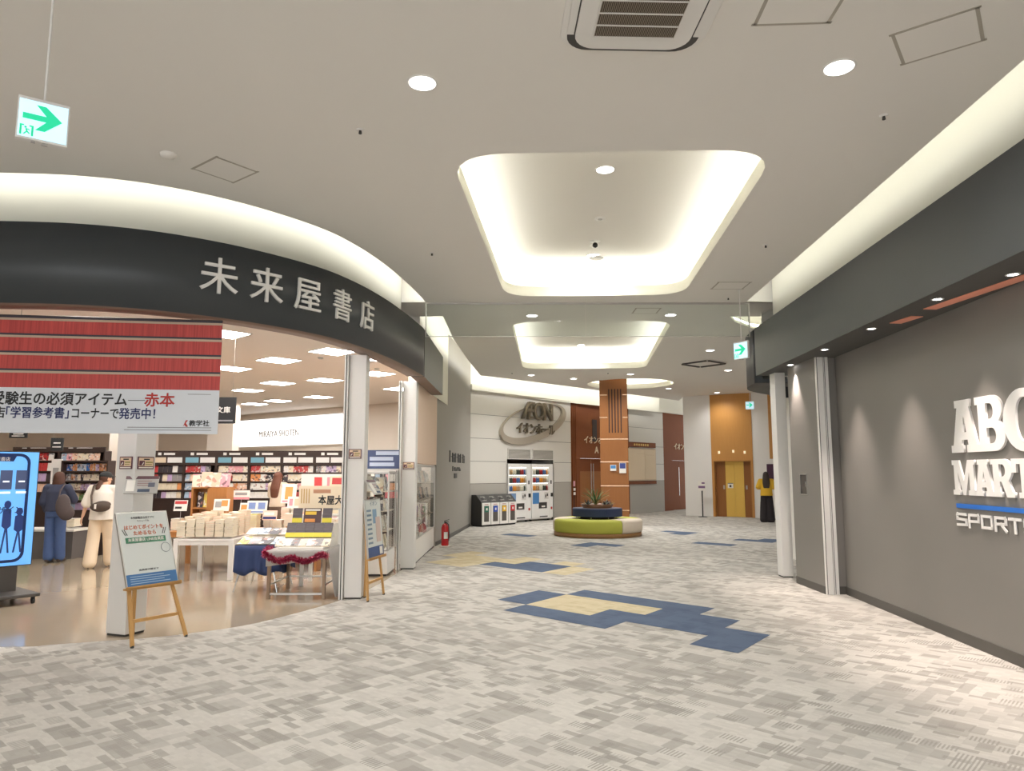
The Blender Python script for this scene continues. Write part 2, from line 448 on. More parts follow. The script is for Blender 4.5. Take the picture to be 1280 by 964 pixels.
# inlaid carpet tiles belong to the carpet's own mesh
O0, E1, E2 = Vector((-0.182,9.319)), Vector((0.3516,-0.333)), Vector((0.2726,0.3638))
blue = [(0,0),(0,1)] + [(i,-1) for i in (1,2,3,6)] + [(i,0) for i in (3,4,5,6)] + [(4,1),(5,1)] + [(i,2) for i in (1,2,3,4)]
tan = [(1,0),(2,0),(1,1),(2,1),(3,1)]
blue += [(-5,5),(-4,5),(-3,5),(-4,6),(-3,6)]
tan += [(-6,4),(-6,5),(-7,5),(-7,6),(-8,6),(-6,6),(-2,5),(-2,6),(-3,7),(-5,7),(-5,6),(-8,7),(-7,4)]
blue += [(-12,15),(-11,15),(-6,13),(-6,14),(-5,14),(-6,23),(-5,22),(-5,23),(-2,18),(-1,18),(-1,21),(0,21),(0,22)]
b = MB()
for m, cells in ((0, blue), (1, tan)):
    for i, j in cells:
        q = [O0+E1*(i+a)+E2*(j+c) for a, c in ((0,0),(1,0),(1,1),(0,1))]
        b.f([(p.x, p.y, 0.0025) for p in q], m)
tiles = b.obj('carpet_tile', [M_blue, M_tan], FL)
tiles['label'] = 'blue and tan carpet tiles inlaid in the grey carpet'
SHOP_W = [(-9.6,6.9),(-9.6,6.55),(-16.5,6.55),(-16.5,24.0),(-9.2,24.4),(-4.9,21.1),(-1.75,18.7),(-1.72,15.92),(-1.66,15.8)]
fill('floor_shop', [EDGE[::-1] + SHOP_W[1:]], 0.0, M_shopfloor)

# ------------------------------------------------------------------ ceiling with coffers
def rrect(x0, y0, x1, y1, r, k=6, sk=0.0):
    pts = []
    for cx, cy, a in ((x1-r,y1-r,0),(x0+r,y1-r,PI/2),(x0+r,y0+r,PI),(x1-r,y0+r,1.5*PI)):
        for i in range(k+1):
            t = a + PI/2*i/k; pts.append((cx+r*math.cos(t), cy+r*math.sin(t)))
    return pts
def skewrect(cor, r, k=6):
    """rounded quadrilateral from four corners (counter-clockwise)"""
    out = []; n = 4
    for i in range(4):
        p = Vector(cor[i]); a = Vector(cor[i-1]); c = Vector(cor[(i+1) % 4])
        u = (a-p).normalized()*r; w = (c-p).normalized()*r
        for j in range(k+1):
            t = j/k; out.append(tuple(((1-t)**2)*(p+u) + 2*t*(1-t)*p + t*t*(p+w)))
    return out
COF1 = skewrect([(-0.56,6.10),(2.33,6.0),(2.72,11.2),(-0.10,11.33)], 0.55)
COF2 = skewrect([(-0.02,13.3),(3.0,13.2),(3.62,19.35),(0.30,19.55)], 0.55)
RC, RR = (3.78,22.95), 1.38
COF3 = [(RC[0]+RR*math.cos(2*PI*i/40), RC[1]+RR*math.sin(2*PI*i/40)) for i in range(40)]
LEFT1 = FASC                                                        # ceiling edge above the bookshop fascia
LEFT2 = [(-1.25,12.8),(-1.24,15.07),(-1.11,17.93),(-0.92,20.9)]
AEDGE = [(-0.92,20.9),(0.0,21.72),(1.55,23.25),(3.35,25.1),(5.75,27.5),(6.6,28.35)]
REDGE = [(FRx(y)-0.09, y) for y in (11.66,9,7,4.5,2,0,-3,-6.9)]
RC2 = [(6.6,15.1),(5.4,14.4),(4.75,13.95),(4.2,13.3),(3.92,12.75)]
CEIL = [(-9.6,-7)] + LEFT1 + [(-1.44,11.78),(-2.0,11.78),(-2.0,12.8)] + LEFT2 + AEDGE[1:] + [(6.45,26.9),(8.83,25.35),(12,25),(12,15.1)] + RC2 + [(4.5,12.75),(4.5,11.72)] + REDGE + [(FRx(-7)-0.09,-7)]
CEILING = fill('ceiling', [CEIL, COF1, COF2, COF3], HC, M_ceil, up=False)
def lip(path, h=0.14, closed=False, m=M_ceil, name='trim_1', inner=0.0):
    """upstand at a ceiling edge with a thin return"""
    q = MB(); p = path + [path[0]] if closed else path
    q.sweep(p, [(0,HC),(0,HC+h),(inner,HC+h),(inner,HC+0.5)], smooth=True); return struct(q.obj(name, m))
def strip(path, off, z0, z1, m, name='cove_light_strip', closed=False, label='', group=None):
    p = path + [path[0], path[1]] if closed else path
    q = MB().sweep(p, [(off,z0),(off+0.03,z1)]); o = q.obj(name, m, fix=False); return tag(o, label, 'light strip', group)
for n, (cf, top, lab) in enumerate(((COF1,4.95,'large rounded ceiling recess in front of the glass screen'),(COF2,4.95,'second rounded ceiling recess behind the glass screen'),(COF3,4.85,'round ceiling recess around the wooden column'))):
    # counter-clockwise loop: right-hand side is outside the opening
    p = cf + [cf[0], cf[1]]
    q = MB()
    q.sweep(p, [(0,HC),(0,HC+0.16),(0.03,HC+0.16)], mats=[0,0])
    prof = [(0.33,HC+0.02)] + [(0.33-0.18*(1-math.cos(t)), top-0.18+0.18*math.sin(t)) for t in [PI/2*i/4 for i in range(5)]]
    q.sweep(p, prof, 0)
    inner = offset(p, prof[-1][0])[:-1]
    o = struct(q.obj('trim_%d' % (n+1), M_cove))
    t_ = fill('ceiling_recess', [offset(p, 0.15)[:-1]], top, M_ceil, up=False); t_.parent = o; t_.pop('kind', None)
    strip(cf, 0.12, HC+0.05, HC+0.12, M_ledw, closed=True, label='hidden light strip of the %s' % lab, group=None)

# edges of the main ceiling and the coves behind the fascias
def cove(path, back, zb, n, ztop=4.95, cap=True):
    """path walked with the cove on its left: edge upstand, cove back wall, top"""
    q = MB()
    q.sweep(path, [(0,HC),(0,HC+0.05),(0.10,HC+0.05),(0.10,ztop),(-back,ztop),(-back,zb)], 0)
    return struct(q.obj('trim_%d' % n, M_cove))
cove(LEFT1, 0.40, HS-0.2, 4)
cove(LEFT2, 0.42, 3.2, 5)
cove(AEDGE, 0.92, 4.0, 6)
cove(REDGE, 0.42, 3.3, 7)
cove(RC2, 0.55, 3.4, 8)
strip(LEFT1, 0.05, HC+0.06, HC+0.12, M_led, label='hidden light strip behind the ceiling edge above the bookshop fascia')
strip(LEFT2, 0.05, HC+0.06, HC+0.12, M_led, label='hidden light strip at the ceiling edge above the grey wall')
strip(AEDGE, 0.05, HC+0.06, HC+0.14, M_leda, label='hidden light strip at the ceiling edge above the lettered wall')
strip(REDGE, 0.05, HC+0.06, HC+0.12, M_ledr, label='hidden light strip behind the ceiling edge above the shoe shop fascia')
strip(RC2, 0.05, HC+0.06, HC+0.12, M_led, label='hidden light strip above the rounded corner of the shoe shop fascia')
# bulkheads closing the coves at the glass screen
for x0, x1 in ((-2.0,-1.44),(3.85,4.5)):
    struct(MB().box(x0,11.72,HC,x1,11.78,4.95).obj('trim_9', M_ceil)); struct(MB().box(x0,12.76,HC,x1,12.82,4.95).obj('trim_9', M_ceil))
# upper slab so that no daylight falls into the coves
struct(MB().box(-17,-7,5.0,12.5,34,5.1).obj('ceiling_slab', M_ceil))

# ------------------------------------------------------------------ fascias
q = MB(); q.sweep(FASC, [(0,FB),(0,FT),(-0.28,FT),(-0.28,FB)], closed=True, mats=[0,0,0,1])
struct(q.obj('trim_10', [M_fascia, M_soffit]))
q = MB(); q.sweep(FASC2, [(0,FB),(0,FT),(-0.22,FT),(-0.22,FB)], closed=True, mats=[0,0,0,1], smooth=False)
struct(q.obj('trim_11', [M_fascia, M_soffit]))
q = MB(); q.sweep(FASR, [(0,FB),(0,FT),(-0.12,FT),(-0.12,FB+0.06),(-0.60,FB+0.06),(-0.60,FB)], closed=True, mats=[0,0,0,1,1,1], smooth=False)
struct(q.obj('trim_12', [M_fascia, M_soffr]))
q = MB(); q.sweep(FASR2, [(0,FB-0.1),(0,FT),(-0.12,FT),(-0.12,FB-0.04),(-0.8,FB-0.04),(-0.8,FB-0.1)], closed=True, mats=[0,0,0,1,1,1])
struct(q.obj('trim_13', [M_fascia, M_soffr]))

# ------------------------------------------------------------------ bookshop shell
back = offset(FASC, -0.29)
fill('ceiling_shop', [back[::-1] + [(-16.5,6.9),(-16.5,24.0),(-9.2,24.4),(-4.9,21.1),(-1.75,18.7),(-1.75,11.6)]], HS, M_shopceil, up=False)
q = MB().sweep(FASC, [(-0.28,FB),(-0.28,HS)]); struct(q.obj('trim_14', M_shopceil))
q = MB().sweep([(-16.5,24.0),(-9.2,24.4),(-4.9,21.1),(-1.75,18.7)], [(0,0),(0,HS)], smooth=False); struct(q.obj('wall_shop_back', M_shopwall))
struct(MB().box(-16.6,6.5,0,-16.5,24.1,HS).obj('wall_shop_left', M_shopwall))
struct(MB().box(-16.6,6.45,0,-9.6,6.57,5).obj('wall_shop_front', M_white))
struct(MB().box(-9.75,-7,0,-9.6,6.6,5).obj('wall_left', M_white))
# grey wall beside the bookshop, and its beige inner face
q = MB(); P = [(-1.66,15.9),(-1.25,21.66)]
q.sweep(P, [(0,0),(0,5),(-0.12,5),(-0.12,0)], closed=True, smooth=False); struct(q.obj('wall_grey', M_greywall))
q = MB(); q.sweep(P, [(0.012,0),(0.012,0.09),(0,0.09),(0,0)], closed=True, smooth=False); struct(q.obj('baseboard_grey', M_base))
struct(MB().box(-1.80,12.42,1.75,-1.66,15.9,HS).obj('wall_above_cases', mat('beige_panel', C(224,200,180), 0.7)))

# ------------------------------------------------------------------ shoe shop front (right)
def RW(y): return 4.40 + 0.055*(y-9.68)
q = MB(); P = [(RW(y), y) for y in (9.70,-6.5)]
q.sweep(P, [(0,0),(0,5),(-0.12,5),(-0.12,0)], closed=True, smooth=False); struct(q.obj('wall_right', M_abc))
q = MB(); q.sweep(P, [(0.012,0),(0.012,0.10),(0,0.10),(0,0)], closed=True, smooth=False); struct(q.obj('baseboard_right', M_base))
# shop interior behind the post, never more than a bright slit
struct(MB().box(5.2,10.7,0,5.3,14.2,3.3).obj('wall_inner', M_white))
struct(MB().box(12,-7,0,12.2,34,5).obj('wall_far_right', M_white))

# ------------------------------------------------------------------ far hall walls
zc = 4.05
def awall(name, s0, s1, z0, z1, m, n=0.0, t=0.1):
    o = MB().box(s0, -n, z0, s1, t, z1).obj(name, m); o.location = (WA0.x, WA0.y, 0); o.rotation_euler = (0,0,ANG_A); return struct(o)
S_R0, S_R1, S_D0, S_D1, S_B0 = 1.63, 3.94, 4.93, 8.62, 11.2
def grooved(name, s0, s1):
    q = MB(); zs = [0, 1.24, 1.91, 2.61, 3.34, zc]
    for i in range(5):
        q.box(s0, 0, zs[i]+(0.012 if i else 0), s1, 0.1, zs[i+1]-0.0, 1 if i == 0 else 0)
    q.box(s0, 0.015, 0, s1, 0.11, zc, 2)
    o = q.obj(name, [M_panelw, M_dado, M_groove]); o.location = (WA0.x, WA0.y, 0); o.rotation_euler = (0,0,ANG_A); return struct(o)
grooved('wall_lettered', 0, S_R0); grooved('wall_lettered', S_R1, S_D0); grooved('wall_lettered', S_D1, S_B0)
q = MB(); zs = [2.0, 2.61, 3.34, zc]
for i in range(3): q.box(S_R0, 0, zs[i]+(0.012 if i else 0), S_R1, 0.1, zs[i+1], 0)
q.box(S_R0, 0.015, 2.0, S_R1, 0.11, zc, 1)
o = q.obj('wall_lettered', [M_panelw, M_groove]); o.location = (WA0.x, WA0.y, 0); o.rotation_euler = (0,0,ANG_A); struct(o)
# recess for the vending machines
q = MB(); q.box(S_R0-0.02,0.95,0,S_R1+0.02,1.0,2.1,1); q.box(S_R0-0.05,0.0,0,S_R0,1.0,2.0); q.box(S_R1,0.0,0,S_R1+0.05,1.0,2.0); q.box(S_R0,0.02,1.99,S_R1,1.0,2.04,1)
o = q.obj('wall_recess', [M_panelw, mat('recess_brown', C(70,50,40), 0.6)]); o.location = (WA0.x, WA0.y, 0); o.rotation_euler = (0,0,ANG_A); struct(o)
awall('wall_lettered_top', -0.3, 13.9, zc, 5.0, M_cove, n=-0.02, t=0.12)
# ledge of the cove
o = MB().box(-0.1,-0.16,zc,13.3,0.1,zc+0.17).obj('trim_15', M_cove); o.location = (WA0.x, WA0.y, 0); o.rotation_euler = (0,0,ANG_A); struct(o)
# block with the lift
q = MB()
q.box(-0.02,0,0,1.0,2.6,HC,0); q.box(2.47,0,0,3.8,2.6,HC,0)
q.box(1.0,0.3,0,2.47,0.4,HC,0)
o = q.obj('wall_lift', M_white); o.location = (WE0.x, WE0.y, 0); o.rotation_euler = (0,0,ANG_E); struct(o)
p0 = E(3.8); q = MB().sweep([p0, (p0[0]+1.4, p0[1]-2.3), (12,22.4)], [(0,0),(0,HC)], smooth=False); struct(q.obj('wall_far', M_white))

# ------------------------------------------------------------------ ceiling fittings
def downlight(x, y, z, label, power=DOWN_W, group='hall ceiling downlights', r=0.10):
    t = thing('downlight', label, 'ceiling light', (x, y, z), 0, group)
    MB().lathe([(r*0.92,0.0),(r,-0.006),(r*1.12,-0.006),(r*1.14,0.0)], 28).obj('trim_ring', M_whitemet, t)
    MB().lathe([(r*0.96,-0.006),(r*0.80,-0.004),(r*0.40,-0.003)], 28).obj('reflector', mat('reflector_glow', (1,1,1,1), 0.3, emit=3.5, ecol=(1,0.985,0.96,1)), t)
    q = MB(); q.lathe([(r*0.42,-0.004),(r*0.36,-0.012),(0.0,-0.016)], 20); q.obj('lamp_lens', M_lampw, t)
    l = bpy.data.lights.new('downlight_lamp', 'SPOT'); l.energy = power; l.spot_size = math.radians(150); l.spot_blend = 0.9
    l.shadow_soft_size = 0.08; l.color = (1.0, 0.985, 0.965)
    o = bpy.data.objects.new('downlight_lamp', l); COL.objects.link(o); o.parent = t; o.location = (0,0,-0.02)
    return t
for x, y, z, lab in [
    (-0.65,4.92,HC,'round downlight in the near ceiling, left of the air conditioner'),
    (2.28,4.72,HC,'round downlight in the near ceiling, between the two tilted hatches and the fascia'),
    (1.04,7.69,4.95,'round downlight at the near end of the large ceiling recess'),
    (1.27,10.9,4.95,'round downlight by the dome camera in the large ceiling recess'),
    (1.84,18.9,4.95,'round downlight in the second ceiling recess behind the glass screen'),
    (2.85,12.7,HC,'round downlight seen through the glass screen, right of the second recess'),
    (0.36,12.75,HC,'round downlight seen through the glass screen, left of the second recess'),
    (4.6,16.5,HC,'round downlight right of the second recess, below the glass screen edge'),
    (6.0,19.8,HC,'round downlight in the ceiling between the air conditioner and the lift'),
    (0.56,20.8,HC,'round downlight in the far ceiling above the metal ring logo'),
    (3.42,20.6,HC,'round downlight just in front of the wooden column'),
    (1.86,21.6,HC,'round downlight in the far ceiling right of the metal ring logo'),
    (5.3,24.2,HC,'round downlight added for more light in the far ceiling right of the column'),  # added to bring more light to the far hall
    (7.3,25.5,HC,'round downlight in the ceiling right in front of the lift')]:
    downlight(x, y, z, lab, 105 if y > 25 else DOWN_W*(1.25 if y > 18 else 1))
for x, y, lab in [(-0.6,0.6,'first'),(2.2,0.4,'second'),(-4.2,2.2,'third'),(0.8,-3.4,'fourth'),(-5.0,-2.5,'fifth')]:  # lamps added out of view to light the near hall
    downlight(x, y, HC, 'unseen round downlight added behind the viewer for its light, %s of those' % lab, DOWN_W*1.1)
# soffit wall washers along the shoe shop
for i, (y, dx) in enumerate([(5.55,0.16),(6.37,0.0),(7.72,0.0),(9.07,0.0),(10.4,0.0),(4.2,0.1),(2.8,0.1),(1.2,0.1),(-0.5,0.1)]):
    x = FRx(y) + 0.16 + dx
    t = thing('soffit_downlight', ['small downlight under the fascia, nearest the orange strip','small downlight under the fascia above the white block letters','small downlight under the fascia in the middle of the grey wall','small downlight under the fascia above the shutter rails','small downlight under the fascia above the recessed switch box'][i] if i < 5 else 'small downlight under the near fascia, %s beyond the frame' % ordw(i-4), 'ceiling light', (x, y, FB), 0, 'small downlights under the shoe shop fascia')
    MB().lathe([(0.035,0.0),(0.04,-0.004),(0.052,-0.004),(0.054,0.0)], 20).obj('trim_ring', M_whitemet, t)
    MB().lathe([(0.0,-0.003),(0.036,-0.002)], 20).obj('lamp_lens', M_lampw, t)
    l = bpy.data.lights.new('washer_lamp', 'SPOT'); l.energy = SPOT_W; l.spot_size = math.radians(58); l.spot_blend = 0.9
    l.shadow_soft_size = 0.02; l.color = (1.0, 0.85, 0.77)
    o = bpy.data.objects.new('washer_lamp', l); COL.objects.link(o); o.parent = t; o.location = (0.0,0,-0.02)
for i, (x, y) in enumerate([(4.42,12.45),(4.75,12.95)]):
    t = thing('soffit_downlight', ['small downlight under the rounded dark fascia corner, nearer one','small downlight under the rounded dark fascia corner, farther one'][i], 'ceiling light', (x, y, FB-0.07), 0, 'small downlights under the shoe shop fascia')
    MB().lathe([(0.035,0.0),(0.04,-0.004),(0.052,-0.004),(0.054,0.0)], 20).obj('trim_ring', M_whitemet, t)
    MB().lathe([(0.0,-0.003),(0.036,-0.002)], 20).obj('lamp_lens', M_lampw, t)

def hatch(x, y, s0, s1, rz, label):
    t = thing('access_hatch', label, 'ceiling hatch', (x, y, HC), rz, 'ceiling access hatches')
    q = MB(); w = 0.022
    for a in (-1, 1):
        q.box(-s0/2-w, a*s1/2-w/2, -0.003, s0/2+w, a*s1/2+w/2, 0.0); q.box(a*s0/2-w/2, -s1/2, -0.003, a*s0/2+w/2, s1/2, 0.0)
    q.obj('hatch_frame', mat('hatch_gap', C(172,166,154), 0.7), t)
    MB().box(-s0/2+w/2,-s1/2+w/2,-0.004,s0/2-w/2,s1/2-w/2,0.0).obj('hatch_panel', M_ceil, t)
hatch(-2.68,6.44,0.40,0.41,math.radians(-38),'square access hatch in the ceiling above the bookshop fascia')
hatch(1.745,4.0,0.45,0.45,math.radians(-3),'square access hatch beside the air conditioner, cut by the frame')
hatch(2.765,4.37,0.46,0.42,math.radians(-37),'square access hatch tilted in the near ceiling by the right cove')
hatch(3.31,10.64,0.47,0.40,math.radians(0),'square access hatch at the right end of the ceiling before the glass screen')
hatch(2.35,12.35,0.42,0.4,0,'square access hatch behind the glass screen, right of the second recess')

# air conditioner
t = thing('air_conditioner', 'white square ceiling cassette air conditioner with a dark slatted grille', 'air conditioner', (0.79,4.02,HC), math.radians(2))
R = rrect(-0.47,-0.47,0.47,0.47,0.16)
MB().prism(R, -0.012, 0.0).obj('panel', M_whitemet, t, bevel=0.005)
q = MB(); q.prism(rrect(-0.425,-0.475,0.425,0.475,0.15), -0.016, -0.010, 1); q.obj('air_slot', [M_black, M_dark], t)
for i in range(4):
    q = MB(); q.box(-0.30,0.385,-0.022,0.30,0.43,-0.017); q.obj('flap', M_whitemet, t, rot=(0,0,i*PI/2))
MB().prism(rrect(-0.375,-0.445,0.375,0.445,0.14), -0.026, -0.012).obj('front_panel', M_whitemet, t, bevel=0.004)
gr = MB().box(-0.26,-0.30,-0.030,0.26,0.30,-0.024).obj('grille', mat('grille_dark', C(72,62,52), 0.7), t)
q = MB()
for i in range(46): q.box(-0.255+i*0.0113,-0.30,-0.034,-0.2515+i*0.0113,0.30,-0.029)
q.obj('grille_slat', mat('grille_slat', C(150,138,122), 0.5), gr)
q = MB()
for y in (-0.305,-0.18,-0.06,0.06,0.18,0.30): q.box(-0.265,y-0.005,-0.036,0.265,y+0.005,-0.029)
for x in (-0.265,0.258): q.box(x,-0.305,-0.036,x+0.008,0.305,-0.029)
q.obj('grille_bar', M_whitemet, gr)
# far air conditioner
t = thing('air_conditioner', 'flat ceiling air conditioner near the lift with dark slots at its sides', 'air conditioner', (4.95,18.4,HC), math.radians(40))
MB().prism(rrect(-0.45,-0.45,0.45,0.45,0.1), -0.02, 0.0).obj('panel', M_ceil, t)
q = MB()
for a in (-0.43,0.37): q.box(-0.36,a,-0.05,0.36,a+0.06,-0.02); q.box(a,-0.36,-0.05,a+0.06,0.36,-0.02)
q.obj('air_slot', M_dark, t)
# recess fittings
t = thing('dome_camera', 'white dome security camera hanging in the large ceiling recess', 'camera', (1.21,10.2,4.95))
MB().lathe([(0.0,-0.005),(0.075,-0.005),(0.08,0.0)][::-1] + [(0.07,-0.06),(0.05,-0.09),(0.0,-0.095)], 24).obj('housing', M_whitemet, t)
MB().ball((0,-0.045,-0.075), 0.04, 0, 16).obj('dome_lens', mat('lens_black', C(14,14,16), 0.1), t)
t = thing('ceiling_speaker', 'round flat speaker behind the camera in the large ceiling recess', 'speaker', (1.33,11.0,4.95))
MB().lathe([(0.0,-0.02),(0.10,-0.02),(0.11,-0.012)], 28).obj('grille', mat('speaker_mesh', C(140,136,130), 0.6), t); MB().lathe([(0.11,-0.014),(0.13,-0.012),(0.14,0.0)], 28).obj('rim', M_whitemet, t)
t = thing('smoke_detector', 'small round detector in the middle of the large ceiling recess', 'detector', (1.17,9.25,4.95))
MB().lathe([(0.07,0.0),(0.068,-0.012),(0.03,-0.012)], 24).obj('base', M_whitemet, t); MB().lathe([(0.032,-0.012),(0.028,-0.022),(0.0,-0.024)], 20).obj('sensor', M_alu, t)
for x, y, lab in [(-1.25,5.64,'tiny sprinkler head in the ceiling below the left downlight'),(2.94,5.40,'tiny sprinkler head in the ceiling near the right cove'),(-1.03,9.0,'tiny sprinkler head left of the large ceiling recess'),(3.15,8.67,'tiny sprinkler head right of the large ceiling recess'),(3.5,11.4,'tiny sprinkler head close to the hanging exit sign'),(2.73,20.3,'tiny black sprinkler head at the column top'),(0.0,20.3,'tiny sprinkler head above the metal ring logo')]:
    t = thing('sprinkler_head', lab, 'sprinkler', (x, y, HC), 0, 'ceiling sprinkler heads')
    MB().lathe([(0.034,0.0),(0.03,-0.008),(0.012,-0.01)], 16).obj('escutcheon', M_whitemet, t)
    MB().cone((0,0,-0.008),(0,0,-0.035),0.010,0.014,10).obj('nozzle', M_dark, t)
t = thing('smoke_detector', 'round white detector in the ceiling beside the bookshop hatch', 'detector', (-3.05,6.1,HC))
MB().lathe([(0.07,0.0),(0.065,-0.02),(0.03,-0.035),(0.0,-0.035)], 24).obj('base', M_ceil, t)

# glass smoke screen across the hall
t = thing('glass_screen', 'clear glass smoke screen hanging from the ceiling across the hall', 'glass screen', (0,11.75,HC))
q = MB()
for i, (a, c) in enumerate(((-1.42,1.22),(1.226,3.93))): q.box(a,-0.004,-0.57,c,0.004,-0.02)
q.obj('pane', M_glass, t)
MB().box(-1.43,-0.015,-0.03,3.95,0.015,0.0).obj('top_rail', M_alu, t)
MB().box(-1.43,-0.006,-0.578,3.95,0.006,-0.568).obj('bottom_edge', M_alu, t)
q = MB(); q.box(-1.44,-0.012,-0.58,-1.42,0.012,0); q.box(3.93,-0.012,-0.58,3.95,0.012,0); q.obj('end_rail', M_alu, t)

# exit signs
M_exit = mat('exit_face', C(200,230,240), 0.4, emit=0.72, ecol=C(190,228,245))
M_green = mat('exit_green', C(36,200,150), 0.4, emit=0.55, ecol=C(30,206,150))
def exit_sign(loc, rz, size, zrod, label, thick=0.04, running=True):
    t = thing('exit_sign', label, 'exit sign', loc, rz)
    h = size/2
    MB().box(-h,-thick/2,-h,h,thick/2,h).obj('housing', M_whitemet, t, bevel=0.004)
    f = MB().box(-h*0.93,-thick/2-0.003,-h*0.9,h*0.93,-thick/2+0.001,h*0.84).obj('lit_face', M_exit, t)
    ar = [(-0.78,0.14),(0.12,0.14),(-0.28,0.60),(0.08,0.60),(0.72,0.02),(0.08,-0.58),(-0.28,-0.58),(0.12,-0.12),(-0.78,-0.12)]
    y = -thick/2-0.006
    MB().prism([(a*h, c*h+0.06*h) for a, c in ar], y, y+0.004, 0, 'xz').obj('arrow', M_green, f)
    if running:
        q = MB(); ox, oz = -0.60*h, -0.60*h
        for x0, z0, x1, z1 in ((-.26,-.24,-.18,.24),(.18,-.24,.26,.24),(-.26,.18,-.10,.24),(.10,.18,.26,.24)): q.box(ox+x0*h, y, oz+z0*h, ox+x1*h, y+0.004, oz+z1*h)
        q.bar((ox-.02*h,y+.002,oz+.06*h),(ox+.02*h,y+.002,oz-.06*h),.06*h,.004,(0,1,0)); q.bar((ox+.02*h,y+.002,oz-.06*h),(ox-.1*h,y+.002,oz-.2*h),.05*h,.004,(0,1,0))
        q.bar((ox+.02*h,y+.002,oz-.06*h),(ox+.12*h,y+.002,oz-.16*h),.05*h,.004,(0,1,0)); q.bar((ox-.02*h,y+.002,oz+.06*h),(ox+.12*h,y+.002,oz+.02*h),.04*h,.004,(0,1,0))
        q.ball((ox-.04*h,y+.002,oz+.13*h),.05*h,0,8,(1,.1,1)); q.obj('exit_symbol', M_green, f)
    q = MB(); q.cone((0,0,h),(0,0,zrod-loc[2]),0.007,0.007,10); q.cone((0,0,zrod-loc[2]-0.015),(0,0,zrod-loc[2]),0.03,0.035,16); q.obj('rod', M_whitemet, t)
    if running:
        q = MB(); q.box(0.0,-0.01,-h-0.012,0.03,0.01,-h); q.box(-0.05,-0.008,-h-0.008,-0.03,0.008,-h); q.obj('test_switch', M_alu, t)
exit_sign((-2.675,3.9,3.58), math.radians(35), 0.25, HC, 'green and white hanging exit sign with an arrow and running figure')
exit_sign((3.52,10.9,3.45), math.radians(-58), 0.27, HC, 'small hanging exit sign at the corner of the shoe shop fascia')
exit_sign((7.92,23.9,3.80), math.radians(-15), 0.27, HC, 'small lit arrow exit sign hanging before the wood lift front', running=False)

# ------------------------------------------------------------------ bookshop sign on the curved fascia
sg = thing('shop_sign', 'white five character bookshop name on the curved dark fascia', 'sign', (-2.4,7.9,0))
def on_curve(frac_x):
    for a, c in zip(FASC, FASC[1:]):
        pass
def fasc_at(px):
    """point of the fascia face on the camera azimuth of pixel column px"""
    k = (px-640)/900.0/0.98
    for a, c in zip(FASC, FASC[1:]):
        fa, fc = a[0]-k*a[1], c[0]-k*c[1]
        if fa*fc <= 0 and a[1] > 0:
            t = fa/(fa-fc); p = (a[0]+(c[0]-a[0])*t, a[1]+(c[1]-a[1])*t)
            return p, math.atan2(c[1]-a[1], c[0]-a[0])
    return FASC[-1], 1.5
for ch, px in zip('未来屋書店', (272,332,384,427,458.5)):
    p, an = fasc_at(px)
    nx, ny = math.sin(an), -math.cos(an)
    o = text('letter', ch, 0.40, M_signwhite, None, (p[0]+nx*0.012, p[1]+ny*0.012, 3.545), an, extrude=0.012, bev=0.0015)
    o.parent = sg; o.location = (o.location[0]+2.4, o.location[1]-7.9, o.location[2])

# ------------------------------------------------------------------ white posts of the bookshop front
M_post = mat('post_white', C(226,224,220), 0.45)
def post(x0, y0, x1, y1, z1, label, rz=0.0):
    cx, cy = (x0+x1)/2, (y0+y1)/2
    t = thing('pillar', label, 'pillar', (cx, cy, 0), rz)
    MB().box(x0-cx,y0-cy,0.02,x1-cx,y1-cy,z1).obj('shaft', M_post, t, bevel=0.006)
    MB().box(x0-cx+0.01,y0-cy+0.01,0.0,x1-cx-0.01,y1-cy-0.01,0.02).obj('foot', M_dark, t)
    return t
c20 = math.radians(20); s = 0.125
pAx, pAy = -3.79 + s*(-math.cos(-c20)-math.sin(-c20)*-1), 7.25 + 0.16
post(-3.975,7.29,-3.725,7.54,FB-0.02,'thick white pillar behind the left poster easel', -c20)
post(-2.13,9.36,-1.91,9.58,FB-0.02,'white pillar in the middle of the bookshop front behind the right easel')
post(-1.85,12.16,-1.62,12.40,FB-0.02,'white pillar right of the glass book cases')
def rail(x, y, z1, label, w=0.05):
    t = thing('shutter_rail', label, 'shutter rail', (x, y, 0))
    q = MB(); q.box(-w/2,-0.05,0,w/2,0.05,z1); q.obj('channel', M_post, t)
    MB().box(-0.006,-0.054,0,0.006,-0.048,z1).obj('slot', M_dark, t)
rail(-2.165,9.38,FB-0.02,'narrow white shutter rail left of the middle pillar')
rail(-1.885,12.14,FB-0.02,'narrow white shutter rail left of the far pillar')

